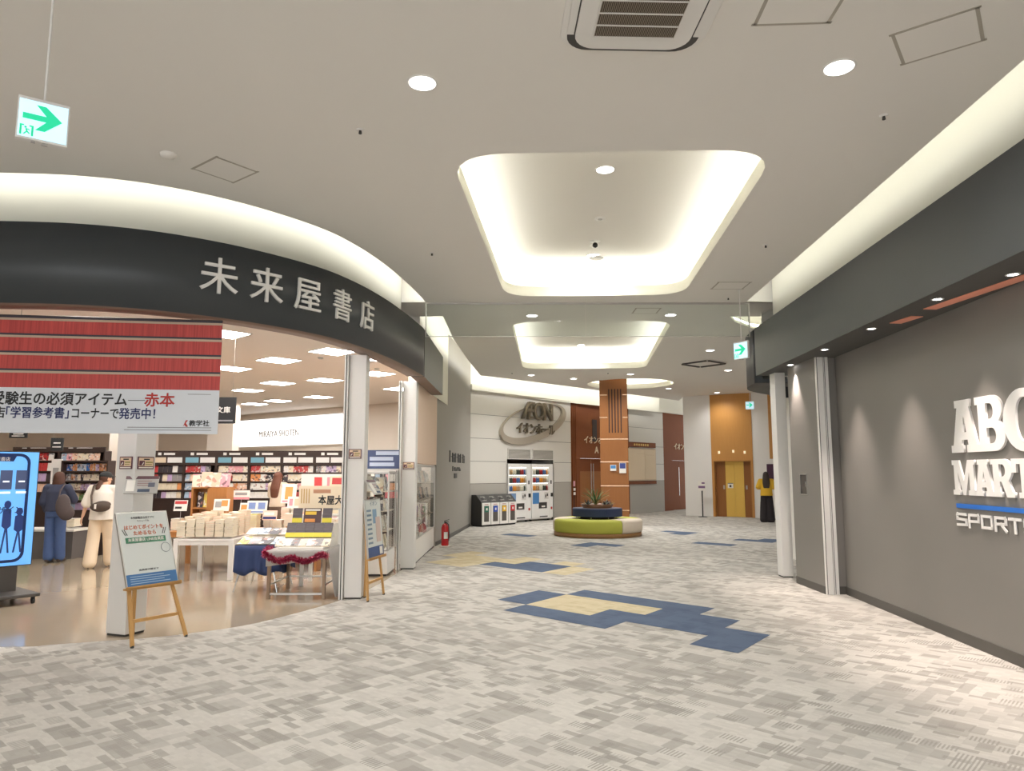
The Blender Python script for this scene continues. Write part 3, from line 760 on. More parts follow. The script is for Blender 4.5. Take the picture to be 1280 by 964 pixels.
def notice(loc, rz, label, w=0.165, h=0.125, parent=None):
    t = thing('notice_plate', label, 'notice', loc, rz, 'purple framed notices on the pillars')
    MB().box(-w/2,-0.004,-h/2,w/2,0.004,h/2).obj('frame', mat('notice_purple', C(96,52,66), 0.5), t)
    MB().box(-w/2+0.01,-0.006,-h/2+0.028,w/2-0.01,-0.003,h/2-0.01).obj('field', mat('notice_cream', C(226,200,170), 0.5), t)
    q = MB(); q.box(-w/2+0.016,-0.008,-h/2+0.034,-0.02,-0.005,0.022); q.obj('symbol', mat('notice_purple', C(96,52,66), 0.5), t)
    MB().prism([(-.056,-.018),(-.036,.008),(-.03,.002),(-.046,-.022)], -0.010, -0.007, 0, 'xz').obj('symbol_mark', M_paper, t)
    q = MB(); q.box(-0.03,-0.008,0.030,0.04,-0.005,0.042); q.obj('caption', M_ink, t)
    q = MB(); q.box(-0.008,-0.008,0.0,w/2-0.02,-0.005,0.012,0); q.box(-0.008,-0.008,-0.02,w/2-0.03,-0.005,-0.012,0); q.obj('text_line', mat('notice_olive', C(150,140,70), 0.5), t)
    q = MB(); q.box(-w/2+0.012,-0.007,-h/2+0.010,w/2-0.012,-0.005,-h/2+0.020); q.obj('bottom_line', M_paper, t)
cA = Vector((-3.85,7.415))
def rot2(v, a): return Vector((v[0]*math.cos(a)-v[1]*math.sin(a), v[0]*math.sin(a)+v[1]*math.cos(a)))
p = cA + rot2((0.01,-0.130), -c20); notice((p.x,p.y,1.69), -c20, 'purple framed notice on the left face of the thick pillar')
p = cA + rot2((0.130,0.0), -c20); notice((p.x,p.y,1.69), PI/2-c20, 'purple framed notice on the right face of the thick pillar', w=0.2)
notice((-2.03,9.354,1.83), 0, 'purple framed notice high on the middle pillar')
notice((-1.735,12.154,1.70), 0, 'purple framed notice on the far pillar', w=0.19)
# leaflet panels sloping off the pillars
def leaflet(loc, rz, label, w=0.30, h=0.20):
    t = thing('leaflet_panel', label, 'leaflet panel', loc, rz)
    o = MB().box(-w/2,-0.008,-h/2,w/2,0.008,h/2).obj('board', mat('leaflet_grey', C(190,188,184), 0.5), t, rot=(math.radians(-35),0,0), loc=(0,-0.09,0))
    MB().box(-w/2,-0.010,h/2-0.035,w/2,-0.007,h/2).obj('header', mat('leaflet_head', C(112,86,92), 0.5), o)
    MB().box(-w/2+0.015,-0.011,-h/2+0.02,-w/2+0.09,-0.007,h/2-0.05).obj('leaflet', M_paper, o)
    q = MB(); 
    for i in range(3): q.box(-0.04,-0.010,0.035-i*0.025,0.09,-0.007,0.043-i*0.025)
    q.obj('text_line', mat('leaflet_line', C(160,130,130), 0.6), o)
    MB().box(-0.03,-0.011,-h/2+0.012,0.08,-0.007,-h/2+0.045).obj('caption_band', mat('leaflet_blue', C(70,84,104), 0.5), o)
    MB().box(0.06,-0.011,-0.03,0.12,-0.007,0.02).obj('picture', mat('leaflet_slate', C(110,116,130), 0.5), o)
    q = MB(); q.box(-0.02,-0.08,-0.02,0.02,0.0,0.01); q.obj('bracket', M_whitemet, t)
    return t
p = cA + rot2((0.135,-0.02), -c20); leaflet((p.x,p.y,1.47), PI/2-c20-0.9, 'grey sloping leaflet panel on the thick pillar above the left easel')
leaflet((-1.89,9.52,1.40), PI/2-0.25, 'grey sloping leaflet panel beside the middle pillar above the right easel', 0.24, 0.22)

# ------------------------------------------------------------------ shoe shop front
ANG_R = math.atan2(-0.9985, -0.0549)
def RWP(s, n=0.0):
    """point on the grey wall: s metres beyond the corner (negative = nearer), n out into the hall"""
    return (4.40 + 0.0549*s - 0.9985*n, 9.68 + 0.9985*s + 0.0549*n)
def glyph(name, loops, w, h, m, parent, loc, rz, depth=0.02):
    c = bpy.data.curves.new('glyph', 'CURVE'); c.dimensions = '2D'; c.fill_mode = 'BOTH'; c.extrude = depth/2
    for lp in loops:
        sp = c.splines.new('POLY'); sp.points.add(len(lp)-1); sp.use_cyclic_u = True
        for pt, (x, y) in zip(sp.points, lp): pt.co = (x*w, y*h, 0, 1)
    o = bpy.data.objects.new('glyph', c); COL.objects.link(o)
    me = bpy.data.meshes.new_from_object(o.evaluated_get(bpy.context.evaluated_depsgraph_get()))
    bpy.data.objects.remove(o)
    me.materials.clear(); me.materials.append(m)
    q = bpy.data.objects.new(name, me); COL.objects.link(q); q.parent = parent; q.location = loc; q.rotation_euler = (PI/2,0,rz)
    return q
def arc(cx, cy, rx, ry, a0, a1, n=12): return [(cx+rx*math.cos(math.radians(a0+(a1-a0)*i/n)), cy+ry*math.sin(math.radians(a0+(a1-a0)*i/n))) for i in range(n+1)]
G = {}
G['A'] = [[(0,0),(.44,0),(.44,.14),(.38,.14),(.40,.24),(.60,.24),(.62,.14),(.56,.14),(.56,0),(1,0),(1,.14),(.93,.14),(.70,.86),(.74,.86),(.74,1),(.20,1),(.20,.86),(.28,.86),(.08,.14),(0,.14)],
          [(.43,.38),(.50,.70),(.57,.38)]]
G['B'] = [[(0,0)] + [(.62,0)] + arc(.62,.28,.38,.28,-90,60,9) + [(.80,.53)] + arc(.58,.75,.36,.25,-30,90,9) + [(0,1),(0,.86),(.10,.86),(.10,.14),(0,.14)],
          [(.38,.14)] + arc(.55,.28,.14,.14,-90,90,8) + [(.38,.42)], [(.38,.58)] + arc(.52,.72,.12,.14,-90,90,8) + [(.38,.86)]]
G['C'] = [arc(.52,.5,.52,.53,28,332,26)[:1] + arc(.52,.5,.52,.53,60,320,24) + [(.98,.30),(.72,.30)] + arc(.54,.45,.20,.32,-30,-180,8) + arc(.54,.58,.20,.30,180,50,8) + [(.66,.62),(.98,.62),(.98,1.0),(.86,1.0)]]
G['M'] = [[(0,0),(.30,0),(.30,.14),(.25,.14),(.25,.66),(.44,0),(.56,0),(.75,.66),(.75,.14),(.68,.14),(.68,0),(1,0),(1,.14),(.95,.14),(.95,.86),(1,.86),(1,1),(.70,1),(.50,.40),(.30,1),(0,1),(0,.86),(.08,.86),(.08,.14),(0,.14)]]
G['R'] = [[(0,0),(.44,0),(.44,.14),(.38,.14),(.38,.40),(.46,.40),(.66,0),(1,0),(1,.14),(.93,.14),(.78,.43)] + arc(.58,.71,.36,.29,-40,90,10) + [(0,1),(0,.86),(.10,.86),(.10,.14),(0,.14)],
          [(.38,.54)] + arc(.52,.70,.13,.16,-90,90,8) + [(.38,.86)]]
G['T'] = [[(.24,0),(.76,0),(.76,.14),(.65,.14),(.65,.86),(.80,.86),(.82,.64),(1,.64),(1,1),(0,1),(0,.64),(.18,.64),(.20,.86),(.35,.86),(.35,.14),(.24,.14)]]
ws = thing('shop_sign', 'white slab letter shop sign with a blue line on the grey wall', 'sign', (*RWP(-3.4), 0))
base = Vector((*RWP(-3.4), 0))
def on_wall(s, z, n=0.012):
    p = RWP(s, n); return (p[0]-base.x, p[1]-base.y, z)
for ch, s0, w in (('A',-2.74,.46),('B',-3.16,.42),('C',-3.56,.50)):
    glyph('letter', G[ch], w, .49, M_signwhite, ws, on_wall(s0, 1.78), ANG_R)
for ch, s0, w in (('M',-2.72,.37),('A',-3.07,.30),('R',-3.33,.31),('T',-3.62,.32)):
    glyph('letter', G[ch], w, .325, M_signwhite, ws, on_wall(s0, 1.385), ANG_R)
p = on_wall(-2.74, 0); 
o = MB().box(0,-0.006,1.262,1.32,0.006,1.302).obj('blue_line', mat('sign_blue', C(38,110,200), 0.5), ws); o.location = p; o.rotation_euler = (0,0,ANG_R)
def strokes(paths, w, h, t, name, s0, z0):
    q = MB()
    for pa in paths:
        for a, c in zip(pa, pa[1:]):
            d = Vector((c[0]*w-a[0]*w, 0, c[1]*h-a[1]*h)); d.normalize()
            q.bar(Vector((a[0]*w,0,a[1]*h))-d*t/2, Vector((c[0]*w,0,c[1]*h))+d*t/2, t, 0.01, (0,1,0))
    o = q.obj(name, M_signwhite, ws); o.location = on_wall(s0, z0); o.rotation_euler = (0,0,ANG_R)
SPO = {'S': [[(1,1),(0.05,1),(0,.9),(0,.55),(1,.5),(1,.05),(0,0)]], 'P': [[(0,-.1),(0,1),(.95,1),(1,.9),(1,.45),(.05,.42)]], 'O': [[(0,0),(0,1),(1,1),(1,0),(0,0)]],
       'R': [[(0,-.1),(0,1),(.95,1),(1,.9),(1,.5),(.05,.45)],[(.55,.45),(1,-.08)]], 'T': [[(0,1),(1,1)],[(.5,1),(.5,-.1)]]}
for i, ch in enumerate('SPORTS'):
    strokes(SPO[ch], 0.145, 0.10, 0.024, 'letter', -2.735-i*0.197, 1.105)

# grey pillar of the shutter box, rails, post
t = thing('pillar', 'grey pillar with a recessed switch box between white rails and white post', 'pillar', (4.26,10.2,0))
q = MB()
x0, x1, y0, y1 = -0.13, 0.16, -0.46, 0.50
q.box(x0+0.02,y0,0.0,x1,y1,FB+0.03,0)
zb, zt, yb0, yb1 = 1.29, 1.56, -0.02, 0.20
q.box(x0,y0,0,x0+0.02,yb0,FB+0.03); q.box(x0,yb1,0,x0+0.02,y1,FB+0.03); q.box(x0,yb0,0,x0+0.02,yb1,zb); q.box(x0,yb0,zt,x0+0.02,yb1,FB+0.03)
q.obj('shaft', M_abc, t)
q = MB(); q.box(x0-0.008,y0-0.004,0,x0,y1,0.10); q.box(x0-0.008,y0-0.008,0,x1,y0,0.10); q.obj('skirting', M_base, t)
o = MB().box(x0+0.015,yb0,zb,x0+0.019,yb1,zt).obj('switch_box', mat('box_inside', C(84,78,72), 0.5), t)
q = MB(); q.box(x0-0.004,yb0-0.01,zb-0.01,x0+0.004,yb0,zt+0.01); q.box(x0-0.004,yb1,zb-0.01,x0+0.004,yb1+0.01,zt+0.01); q.box(x0-0.004,yb0,zb-0.012,x0+0.004,yb1,zb); q.box(x0-0.004,yb0,zt,x0+0.004,yb1,zt+0.01); q.obj('box_frame', M_alu, o)
q = MB(); q.box(x0+0.008,yb0+0.05,zb+0.1,x0+0.015,yb0+0.08,zb+0.17); q.cone((x0+0.006,yb0+0.065,zb+0.11),(x0+0.014,yb0+0.065,zb+0.11),0.012,0.012,10); q.obj('latch', M_chrome, o)
def wrail(x, y, w, label):
    t = thing('shutter_rail', label, 'shutter rail', (x, y, 0))
    MB().box(-w/2,-0.05,0,w/2,0.0,FB+0.03).obj('channel', M_post, t, bevel=0.004); MB().box(-w/2+0.008,-0.054,0.01,-w/2+0.014,-0.049,FB).obj('slot', M_dark, t)
wrail(4.175,9.73,0.095,'white shutter rail at the grey pillar, the left of the pair'); wrail(4.262,9.73,0.06,'white shutter rail at the grey pillar, the right of the pair')
post(4.125,11.22,4.29,11.44,FB,'white pillar under the end of the shoe shop fascia')
rail(4.36,10.98,FB+0.03,'narrow white strip added for the bright opening between white post and grey pillar', 0.05)  # added white post; stands in for the bright shop interior in the gap
# orange plates for lit soffit slots; the glow inside is put into the colour
for a, b_, lab in (((4.00,6.76),(4.13,5.30),'long orange plate in place of a lit slot above the white letters'),((4.02,7.42),(4.06,7.08),'short orange plate in place of a lit slot beside the long one')):
    q = MB(); q.sweep([a, b_], [(0.065,FB-0.006),(0.065,FB),(-0.065,FB),(-0.065,FB-0.006)], closed=True, smooth=False)
    tag(q.obj('lit_slot_plate', mat('lit_slot_orange', C(240,160,134), 0.5)), lab, 'strip', 'orange plates for the lit soffit slots')
# far round corner: dark inner drum seen under the rounded fascia
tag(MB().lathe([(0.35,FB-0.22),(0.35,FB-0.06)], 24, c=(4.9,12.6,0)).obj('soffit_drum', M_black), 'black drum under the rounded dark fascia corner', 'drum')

# ------------------------------------------------------------------ lettered far wall
def at_A(name, label, cat, s, n=0.0, z=0.0, group=None): return thing(name, label, cat, (*A(s, n), z), ANG_A, group)
t = at_A('wall_logo', 'metal ring logo with grey block lettering on the white panelled wall', 'logo', 2.9, 0.0, 3.2)
q = MB(); n = 56; outer = []; inner = []; tilt = math.radians(15)
for i in range(n):
    a = 2*PI*i/n
    ex, ez = 1.72*math.cos(a), 0.60*math.sin(a); outer.append((ex*math.cos(tilt)-ez*math.sin(tilt), ex*math.sin(tilt)+ez*math.cos(tilt)))
    ex, ez = 1.55*math.cos(a)-0.02, 0.47*math.sin(a)+0.09*1.0; inner.append((ex*math.cos(tilt)-ez*math.sin(tilt), ex*math.sin(tilt)+ez*math.cos(tilt)))
F = [[q.bm.verts.new((u, y, v)) for u, v in L] for L, y in ((outer,-0.09),(inner,-0.09),(inner,0.0),(outer,0.0))]
for r in range(4):
    for i in range(n):
        j = (i+1) % n; q.bm.faces.new((F[r][i], F[r][j], F[(r+1)%4][j], F[(r+1)%4][i]))
q.obj('ring', mat('logo_beige', C(178,170,156), 0.35, metal=0.3), t)
M_logo = mat('logo_metal', C(126,116,100), 0.35, metal=0.5)
text('letter', 'Æ', 0.80, M_logo, t, (-0.42,-0.12,0.36), 0, bold=0.03, extrude=0.05, shear=0.2, width=0.62)
text('letter', 'O', 0.80, M_logo, t, (0.15,-0.12,0.36), 0, bold=0.03, extrude=0.05, width=0.55)
text('letter', 'N', 0.80, M_logo, t, (0.62,-0.12,0.36), 0, bold=0.03, extrude=0.05, width=0.46)
text('lettering', 'イオンホール', 0.40, M_logo, t, (0.05,-0.08,-0.22), 0, bold=0.02, extrude=0.04, width=1.9)
# ventilation louvres above the machines
for i, (a, c) in enumerate(((S_R0+0.02,2.76),(2.84,S_R1))):
    t = at_A('louver_panel', ['white louvre panel above the left drink machine','white louvre panel above the right drink machine'][i], 'louvre', (a+c)/2, 0, 2.17, 'louvre panels above the drink machines')
    w = (c-a)/2; q = MB(); q.box(-w,-0.02,-0.17,-w+0.03,0,0.17); q.box(w-0.03,-0.02,-0.17,w,0,0.17); q.box(-w,-0.02,0.145,w,0,0.17); q.box(-w,-0.02,-0.17,w,0,-0.145); q.obj('frame', M_panelw, t)
    q = MB()
    for k in range(9): q.f([(-w+.03,-0.002,-0.14+k*.031),(w-.03,-0.002,-0.14+k*.031),(w-.03,-0.018,-0.125+k*.031),(-w+.03,-0.018,-0.125+k*.031)])
    q.obj('slat', mat('louvre_grey', C(170,166,158), 0.6), t)

# drink machines
M_vend = mat('machine_white', C(236,235,232), 0.35)
M_bot = [mat('drink_%d' % i, c, 0.3) for i, c in enumerate((C(186,150,110),C(220,214,200),C(60,70,60),C(170,40,40),C(70,110,170),C(230,150,40)))]
bottle_me = []
for i, mm in enumerate(M_bot):
    q = MB(); q.lathe([(0.0,0.0),(0.03,0.0),(0.033,0.03),(0.033,0.11),(0.03,0.135),(0.012,0.165)], 12); q.lathe([(0.013,0.165),(0.013,0.185),(0.0,0.185)], 10, 1)
    me = bpy.data.meshes.new('drink_bottle'); bmesh.ops.recalc_face_normals(q.bm, faces=q.bm.faces); q.bm.to_mesh(me); q.bm.free(); me.materials.append(mm); me.materials.append(M_paper); bottle_me.append(me)
def machine(s, label, side, poster):
    t = at_A('vending_machine', label, 'vending machine', s, -0.66, 0.0, 'drink machines in the wall recess')
    W, D, Hh = 0.545, 0.60, 1.86
    q = MB(); q.box(-W,-D,0.05,-W+0.03,0,Hh); q.box(W-0.03,-D,0.05,W,0,Hh); q.box(-W+.03,-D,Hh-0.05,W-.03,0,Hh); q.box(-W+.03,-0.04,0.05,W-.03,0,Hh-.05); q.box(-W+.03,-D,0.05,W-.03,-0.04,0.09); q.obj('cabinet', M_vend, t)
    q = MB()
    for x in (-W+.05, W-.11):
        for y in (-D+.04, -.1): q.box(x,y,0,x+.06,y+.06,.05)
    q.obj('feet', M_black, t)
    wx0, wx1, wz0, wz1 = -W+0.05, W-0.20, 0.98, 1.74
    d = MB(); y0, y1 = -D-0.07, -D
    d.box(-W,y0,0.09,wx0,y1,Hh); d.box(wx1,y0,0.09,W,y1,Hh); d.box(wx0,y0,wz1,wx1,y1,Hh); d.box(wx0,y0,0.09,wx1,y1,wz0)
    door = d.obj('door', M_vend, t, bevel=0.004)
    MB().box(wx0-.01,-D+.001,wz0-.01,wx1+.01,-D+0.004,wz1+.01).obj('display_back', mat('display_back', C(214,208,198), 0.6), t)
    q = MB()
    for z in (wz0+0.01, wz0+0.27, wz0+0.53): q.box(wx0,y0+0.012,z-0.02,wx1,y1,z)
    q.obj('display_shelf', M_vend, t)
    q = MB()
    for z in (wz0+0.01, wz0+0.27, wz0+0.53):
        for k in range(9): q.box(wx0+0.03+k*0.088,y0+0.008,z-0.018,wx0+0.085+k*0.088,y0+0.012,z-0.004)
    q.obj('price_button', mat('button_blue', C(90,130,180), 0.4), t)
    q = MB()
    for z in (wz0+0.245, wz0+0.505, wz1-0.012): q.box(wx0+.02,y0+0.02,z,wx1-.02,y0+0.03,z+0.008)
    q.obj('display_lamp', mat('display_lamp', (1,1,1,1), emit=7.0, ecol=(1,0.98,0.95,1)), t)
    MB().box(wx0,y0+0.002,wz0,wx1,y0+0.006,wz1).obj('window', M_glass2, t)
    MB().box(-W+0.04,y0-0.006,0.56,-W+0.36,y0,0.92).obj('poster', mat(poster[0], poster[1], 0.4), door)
    q = MB(); q.box(0.10,y0-0.006,0.70,0.30,y0,0.93); q.obj('coin_panel', mat('coin_grey', C(214,212,208), 0.4), door)
    q = MB(); q.box(0.13,y0-0.012,0.75,0.17,y0-0.005,0.85); q.box(0.21,y0-0.012,0.80,0.27,y0-0.005,0.88); q.obj('coin_slot', M_black, door)
    q = MB(); q.box(W-0.13,y0-0.01,1.20,W-0.08,y0,1.32); q.box(W-0.12,y0-0.03,0.78,W-0.04,y0,0.90); q.obj('card_reader', M_black, door)
    MB().box(W-0.12,y0-0.008,0.36,W-0.05,y0,0.44).obj('lock', mat('ink_red', C(190,48,40), 0.5), door)
    q = MB(); q.box(-0.20,y0-0.003,0.40,0.22,y0+0.0,0.60); o = q.obj('pickup_flap', M_dark, door)
    MB().box(-0.06,y0-0.006,0.44,0.12,y0-0.003,0.49).obj('flap_label', M_paper, o)
    q = MB(); q.box(-0.15,y0-0.004,0.12,0.25,y0,0.155); q.obj('vent', M_dark, door)
    ct = Vector(t.location)
    for r in range(3):
        for k in range(9):
            lx, ly, lz = wx0+0.058+k*0.088, -D-0.032, (wz0+0.53, wz0+0.27, wz0+0.01)[r]
            c, sn = math.cos(ANG_A), math.sin(ANG_A)
            o = bpy.data.objects.new('drink_bottle', bottle_me[(k//2+r*2+(side=='right'))%6]); COL.objects.link(o)
            o.location = (ct.x+lx*c-ly*sn, ct.y+lx*sn+ly*c, lz)
            tag(o, '%s drink bottle from the left on the %s row of the %s vending machine' % (ordw(k+1), ('top','middle','bottom')[r], side), 'bottle', 'sample drinks in the machines')
machine(2.22, 'white drink machine, left of the two in the wall recess', 'left', ('poster_blue', C(110,140,180)))
machine(3.36, 'white drink machine, right of the two in the wall recess', 'right', ('poster_sky', C(70,130,190)))

# recycling bins
M_bindark = mat('bin_dark', C(58,57,56), 0.5)
for i, (cn, cc, kind) in enumerate((('green',C(40,110,90),'leftmost, with a green label'),('blue',C(40,80,180),'second from the left, with a blue label'),('yellow',C(230,180,40),'third from the left, with a yellow label'),('red',C(200,40,50),'rightmost, with a red label'))):
    t = at_A('recycling_bin', 'white fronted recycling bin, %s' % kind, 'bin', 0.22+i*0.382, 0.03, 0, 'recycling bins beside the drink machines')
    W = 0.189
    q = MB(); q.prism([(-0.0,0.04),(-0.42,0.04),(-0.42,0.70),(-0.20,0.92),(0.0,0.92)], -W, W, 0, 'yz'); q.obj('body', M_bindark, t)
    MB().box(-W+0.01,-0.445,0.05,W-0.01,-0.42,0.69).obj('front_door', M_white, t, bevel=0.004)
    MB().box(-0.10,-0.45,0.14,0.10,-0.444,0.60).obj('window', mat('bin_window', C(88,84,80), 0.3), t)
    q = MB().box(-0.085,-0.456,0.42,0.085,-0.449,0.59).obj('label_plate', mat('bin_'+cn, cc, 0.5), t)
    MB().box(-0.03,-0.459,0.47,0.03,-0.455,0.54).obj('pictogram', M_paper, q)
    MB().box(-0.08,-0.447,0.635,0.08,-0.444,0.65).obj('caption', mat('caption_red', C(170,90,90), 0.5), t)
    o = MB().prism([(-0.09,0.62),(0.09,0.62),(0.09,0.80),(-0.09,0.80)], 0, 0.004).obj('mouth_plate', mat('bin_plate', C(120,118,114), 0.4), t)
    o.location = (0,-0.42+0.0,0.70); o.rotation_euler = (math.radians(45),0,0)
    for v in o.data.vertices: v.co.y -= 0.56
    q = MB(); q.cone((-0.04,0.15,0.004),(-0.04,0.15,0.010),0.055,0.055,18); q.cone((0.05,0.13,0.004),(0.05,0.13,0.010),0.03,0.03,14); q.obj('mouth', M_black, o)
    MB().box(-W+.02,-0.40,0,W-.02,-0.02,0.04).obj('plinth', M_black, t)

# hall doors
M_pale = mat('letter_pale', C(226,206,178), 0.4, metal=0.2)
def veneer(name, s0, s1, z0, z1, n=0.0, m=M_brown, t=0.08):
    o = MB().box(s0,-n,z0,s1,t-n,z1).obj(name, m); o.location = (WA0.x, WA0.y, 0); o.rotation_euler = (0,0,ANG_A); return struct(o)
veneer('wall_veneer', S_D0, 5.45, 0, zc); veneer('wall_veneer', 7.15, S_D1, 0, zc); veneer('wall_veneer', 5.45, 7.15, 2.08, zc)
q = MB()
for k in range(4): q.box(4.98+k*0.07,-0.03,0,5.02+k*0.07,0.0,zc)
o = q.obj('trim_16', M_brown); o.location = (WA0.x,WA0.y,0); o.rotation_euler = (0,0,ANG_A); struct(o)
t = at_A('hall_door', 'brown double door with long metal handles, partly behind the column', 'door', 6.3, -0.16)
for a, c in ((-0.85,-0.004),(0.004,0.85)):
    lf = MB().box(a,-0.02,0.01,c,0.03,2.07).obj('leaf', M_brownl, t)
    MB().box(a+0.02,-0.022,1.62,c-0.02,-0.019,2.05).obj('top_panel', M_brown, lf)
for x in (-0.07,0.07):
    q = MB(); q.cone((x,-0.07,0.5),(x,-0.07,1.9),0.014,0.014,10); q.cone((x,-0.07,0.6),(x,-0.02,0.6),0.01); q.cone((x,-0.07,1.8),(x,-0.02,1.8),0.01); q.obj('handle', M_chrome, t)
MB().box(-0.86,0.03,0.0,0.86,0.06,2.08).obj('frame', M_bcase, t)
t = at_A('hall_sign', 'pale hall name letters on brown veneer above the door', 'sign', 6.35, 0.0, 2.6)
text('lettering', 'イオンホール', 0.30, M_pale, t, (0.2,-0.012,0.13), 0, bold=0.02, extrude=0.012, width=1.7); text('letter', 'A', 0.34, M_pale, t, (0.1,-0.012,-0.22), 0, bold=0.02, extrude=0.012)
t = at_A('wall_slot', 'dark upright slot in the brown veneer above the hall letters', 'wall slot', 6.35, 0, 3.1)
MB().box(-0.14,-0.012,-0.40,0.14,0.0,0.40).obj('cover', mat('slot_dark', C(52,40,36), 0.4), t)
t = at_A('notice_paper', 'small pink and white papers on a stand beside the brown door frame', 'notice', 4.98, 0.06, 0)
q = MB(); q.box(-0.05,-0.035,1.10,0.05,-0.03,1.28); q.obj('paper', mat('paper_pink', C(206,150,160), 0.6), t)
q = MB(); q.box(-0.04,-0.035,0.95,0.07,-0.03,1.04); q.box(-0.04,-0.035,0.80,0.07,-0.03,0.9); q.obj('leaflet', M_paper, t)
q = MB(); q.box(-0.008,-0.03,0.0,0.008,-0.015,1.25); q.box(-0.06,-0.07,0,0.06,0.03,0.015); q.obj('stand', M_black, t)
# bulletin board
t = at_A('bulletin_board', 'cream bulletin board on the white wall right of the column', 'board', 9.5, 0.0, 1.9)
MB().box(-1.02,-0.04,-0.64,1.02,0.0,0.62).obj('frame', mat('board_rim', C(206,182,150), 0.5), t)
q = MB(); q.box(-0.98,-0.05,-0.60,0.16,-0.04,0.58); q.box(0.18,-0.05,-0.60,0.98,-0.04,0.58); q.obj('panel', mat('board_cream', C(226,206,176), 0.6), t)
MB().box(-1.02,-0.05,-0.78,1.02,0.0,-0.66).obj('lower_rail', M_brown, t)
h = MB().box(-1.02,-0.06,0.66,1.0,0.0,0.86).obj('header', M_brown, t)
q = MB()
for k in range(7): q.box(-0.62+k*0.16,-0.066,0.72,-0.52+k*0.16,-0.06,0.80)
q.obj('header_mark', M_gold, h)
q = MB(); q.box(-0.4,-0.052,0.40,0.14,-0.05,0.41); q.box(0.2,-0.052,0.36,0.9,-0.05,0.37); q.obj('paper_edge', mat('board_rim', C(206,182,150), 0.5), t)
# second brown bay
veneer('wall_veneer', S_B0, 11.9, 0, zc); veneer('wall_veneer', 11.9, 13.4, 2.08, zc)
t = at_A('hall_door', 'brown hall door beside the white lift block', 'door', 12.65, -0.14)
for a, c in ((-0.75,-0.004),(0.004,0.75)): MB().box(a,-0.02,0.01,c,0.03,2.07).obj('leaf', M_brown, t)
MB().box(-0.76,0.03,0,0.76,0.06,2.08).obj('frame', M_bcase, t)
MB().cone((-0.07,-0.06,0.6),(-0.07,-0.06,1.8),0.014,0.014,10).obj('handle', M_chrome, t)
t = at_A('hall_sign', 'pale hall name letters on brown veneer beside the lift block', 'sign', 12.6, 0.0, 2.65)
text('lettering', 'イオンホール', 0.30, M_pale, t, (0.3,-0.012,0.0), 0, bold=0.02, extrude=0.012, width=1.7)

# wooden column with its recess of slats
CX, CY = 3.16, 22.35
t = thing('wooden_column', 'square brown wooden column with dark slats and metal strips', 'column', (CX, CY, 0), math.radians(-8))
h = 0.42
q = MB(); q.box(-h,-h,0,h,h,4.85); q.obj('shaft', M_brownl, t, bevel=0.01)
q = MB()
for k in range(5): q.box(-0.135+k*0.09-0.018,-h-0.004,2.78,-0.135+k*0.09+0.018,-h+0.001,4.12); 
q.obj('slot', mat('column_slot', C(64,40,28), 0.6), t)
q = MB()
for z in (3.94,3.25):
    q.box(-h-0.005,-h-0.005,z-0.014,-0.19,h+0.005,z+0.014); q.box(0.27,-h-0.005,z-0.014,h+0.005,h+0.005,z+0.014)
for z in (2.59,1.90,1.18,0.45): q.box(-h-0.005,-h-0.005,z-0.014,h+0.005,h+0.005,z+0.014)
q.obj('metal_strip', mat('strip_metal', C(214,180,150), 0.25, metal=0.9), t)
t2 = thing('notice_sheet', 'small blue notice on the wooden column, left of the two', 'notice', (CX-0.10,CY-h-0.02,1.72), math.radians(-8), 'notices on the wooden column')
MB().box(-0.09,-0.006,-0.09,0.09,0.0,0.09).obj('sheet', M_paper, t2); MB().box(-0.075,-0.008,-0.02,0.075,-0.005,0.075).obj('picture', mat('poster_sky', C(70,130,190), 0.4), t2)
t2 = thing('notice_sheet', 'taller blue and white notice on the wooden column, right of the two', 'notice', (CX+0.18,CY-h-0.055,1.72), math.radians(-8), 'notices on the wooden column')
MB().box(-0.10,-0.006,-0.16,0.10,0.0,0.15).obj('sheet', M_paper, t2); MB().box(-0.085,-0.008,-0.02,0.085,-0.005,0.14).obj('picture', mat('notice_indigo', C(60,72,140), 0.4), t2)

# ------------------------------------------------------------------ round bench with planter
BX, BY = 2.19, 18.75
t = thing('round_bench', 'round green and cream padded bench on a brown wooden base', 'bench', (BX, BY, 0))
M_lime = mat('fabric_lime', C(178,180,74), 0.8, noise=0.05, nscale=60); M_limet = M_lime; M_creamf = mat('fabric_cream', C(214,200,182), 0.8, noise=0.04, nscale=60)
view = math.atan2(BX, BY)                                            # direction towards the viewer
def sector(a0, a1, mm):
    q = MB(); prof = [(0.50,0.10),(1.10,0.10),(1.135,0.14),(1.14,0.36),(1.11,0.405),(1.06,0.42),(0.55,0.42),(0.50,0.40)]
    seg = max(6, int((a1-a0)/0.08)); q.lathe(prof, seg, 0, a0=a0+0.006, a1=a1-0.006)
    for a in (a0+0.006, a1-0.006):
        q.f([(r*math.sin(a), -r*math.cos(a), z) for r, z in prof])
    return q.obj('seat_pad', mm, t)
o0 = -view
for k, (a0, a1, mm) in enumerate(((-72,32,M_lime),(32,92,M_creamf),(92,136,M_lime),(136,196,M_creamf),(196,236,M_lime),(236,288,M_creamf))):
    sector(o0+math.radians(a0), o0+math.radians(a1), mm)
MB().lathe([(0.6,0.0),(1.115,0.0),(1.115,0.105),(0.6,0.105)], 48).obj('base_ring', wood('bench_wood', C(164,122,76), C(142,102,58)), t)
M_bluef = mat('fabric_navy', C(42,54,86), 0.8, noise=0.05, nscale=60)
def lobed(r0, k):
    return [(r0*(1+k*math.cos(4*a))*math.cos(a), r0*(1+k*math.cos(4*a))*math.sin(a)) for a in [2*PI*i/64 for i in range(64)]]
t = thing('planter_seat', 'navy padded backrest ring with a brown planter standing on the bench', 'planter', (BX, BY, 0.42))
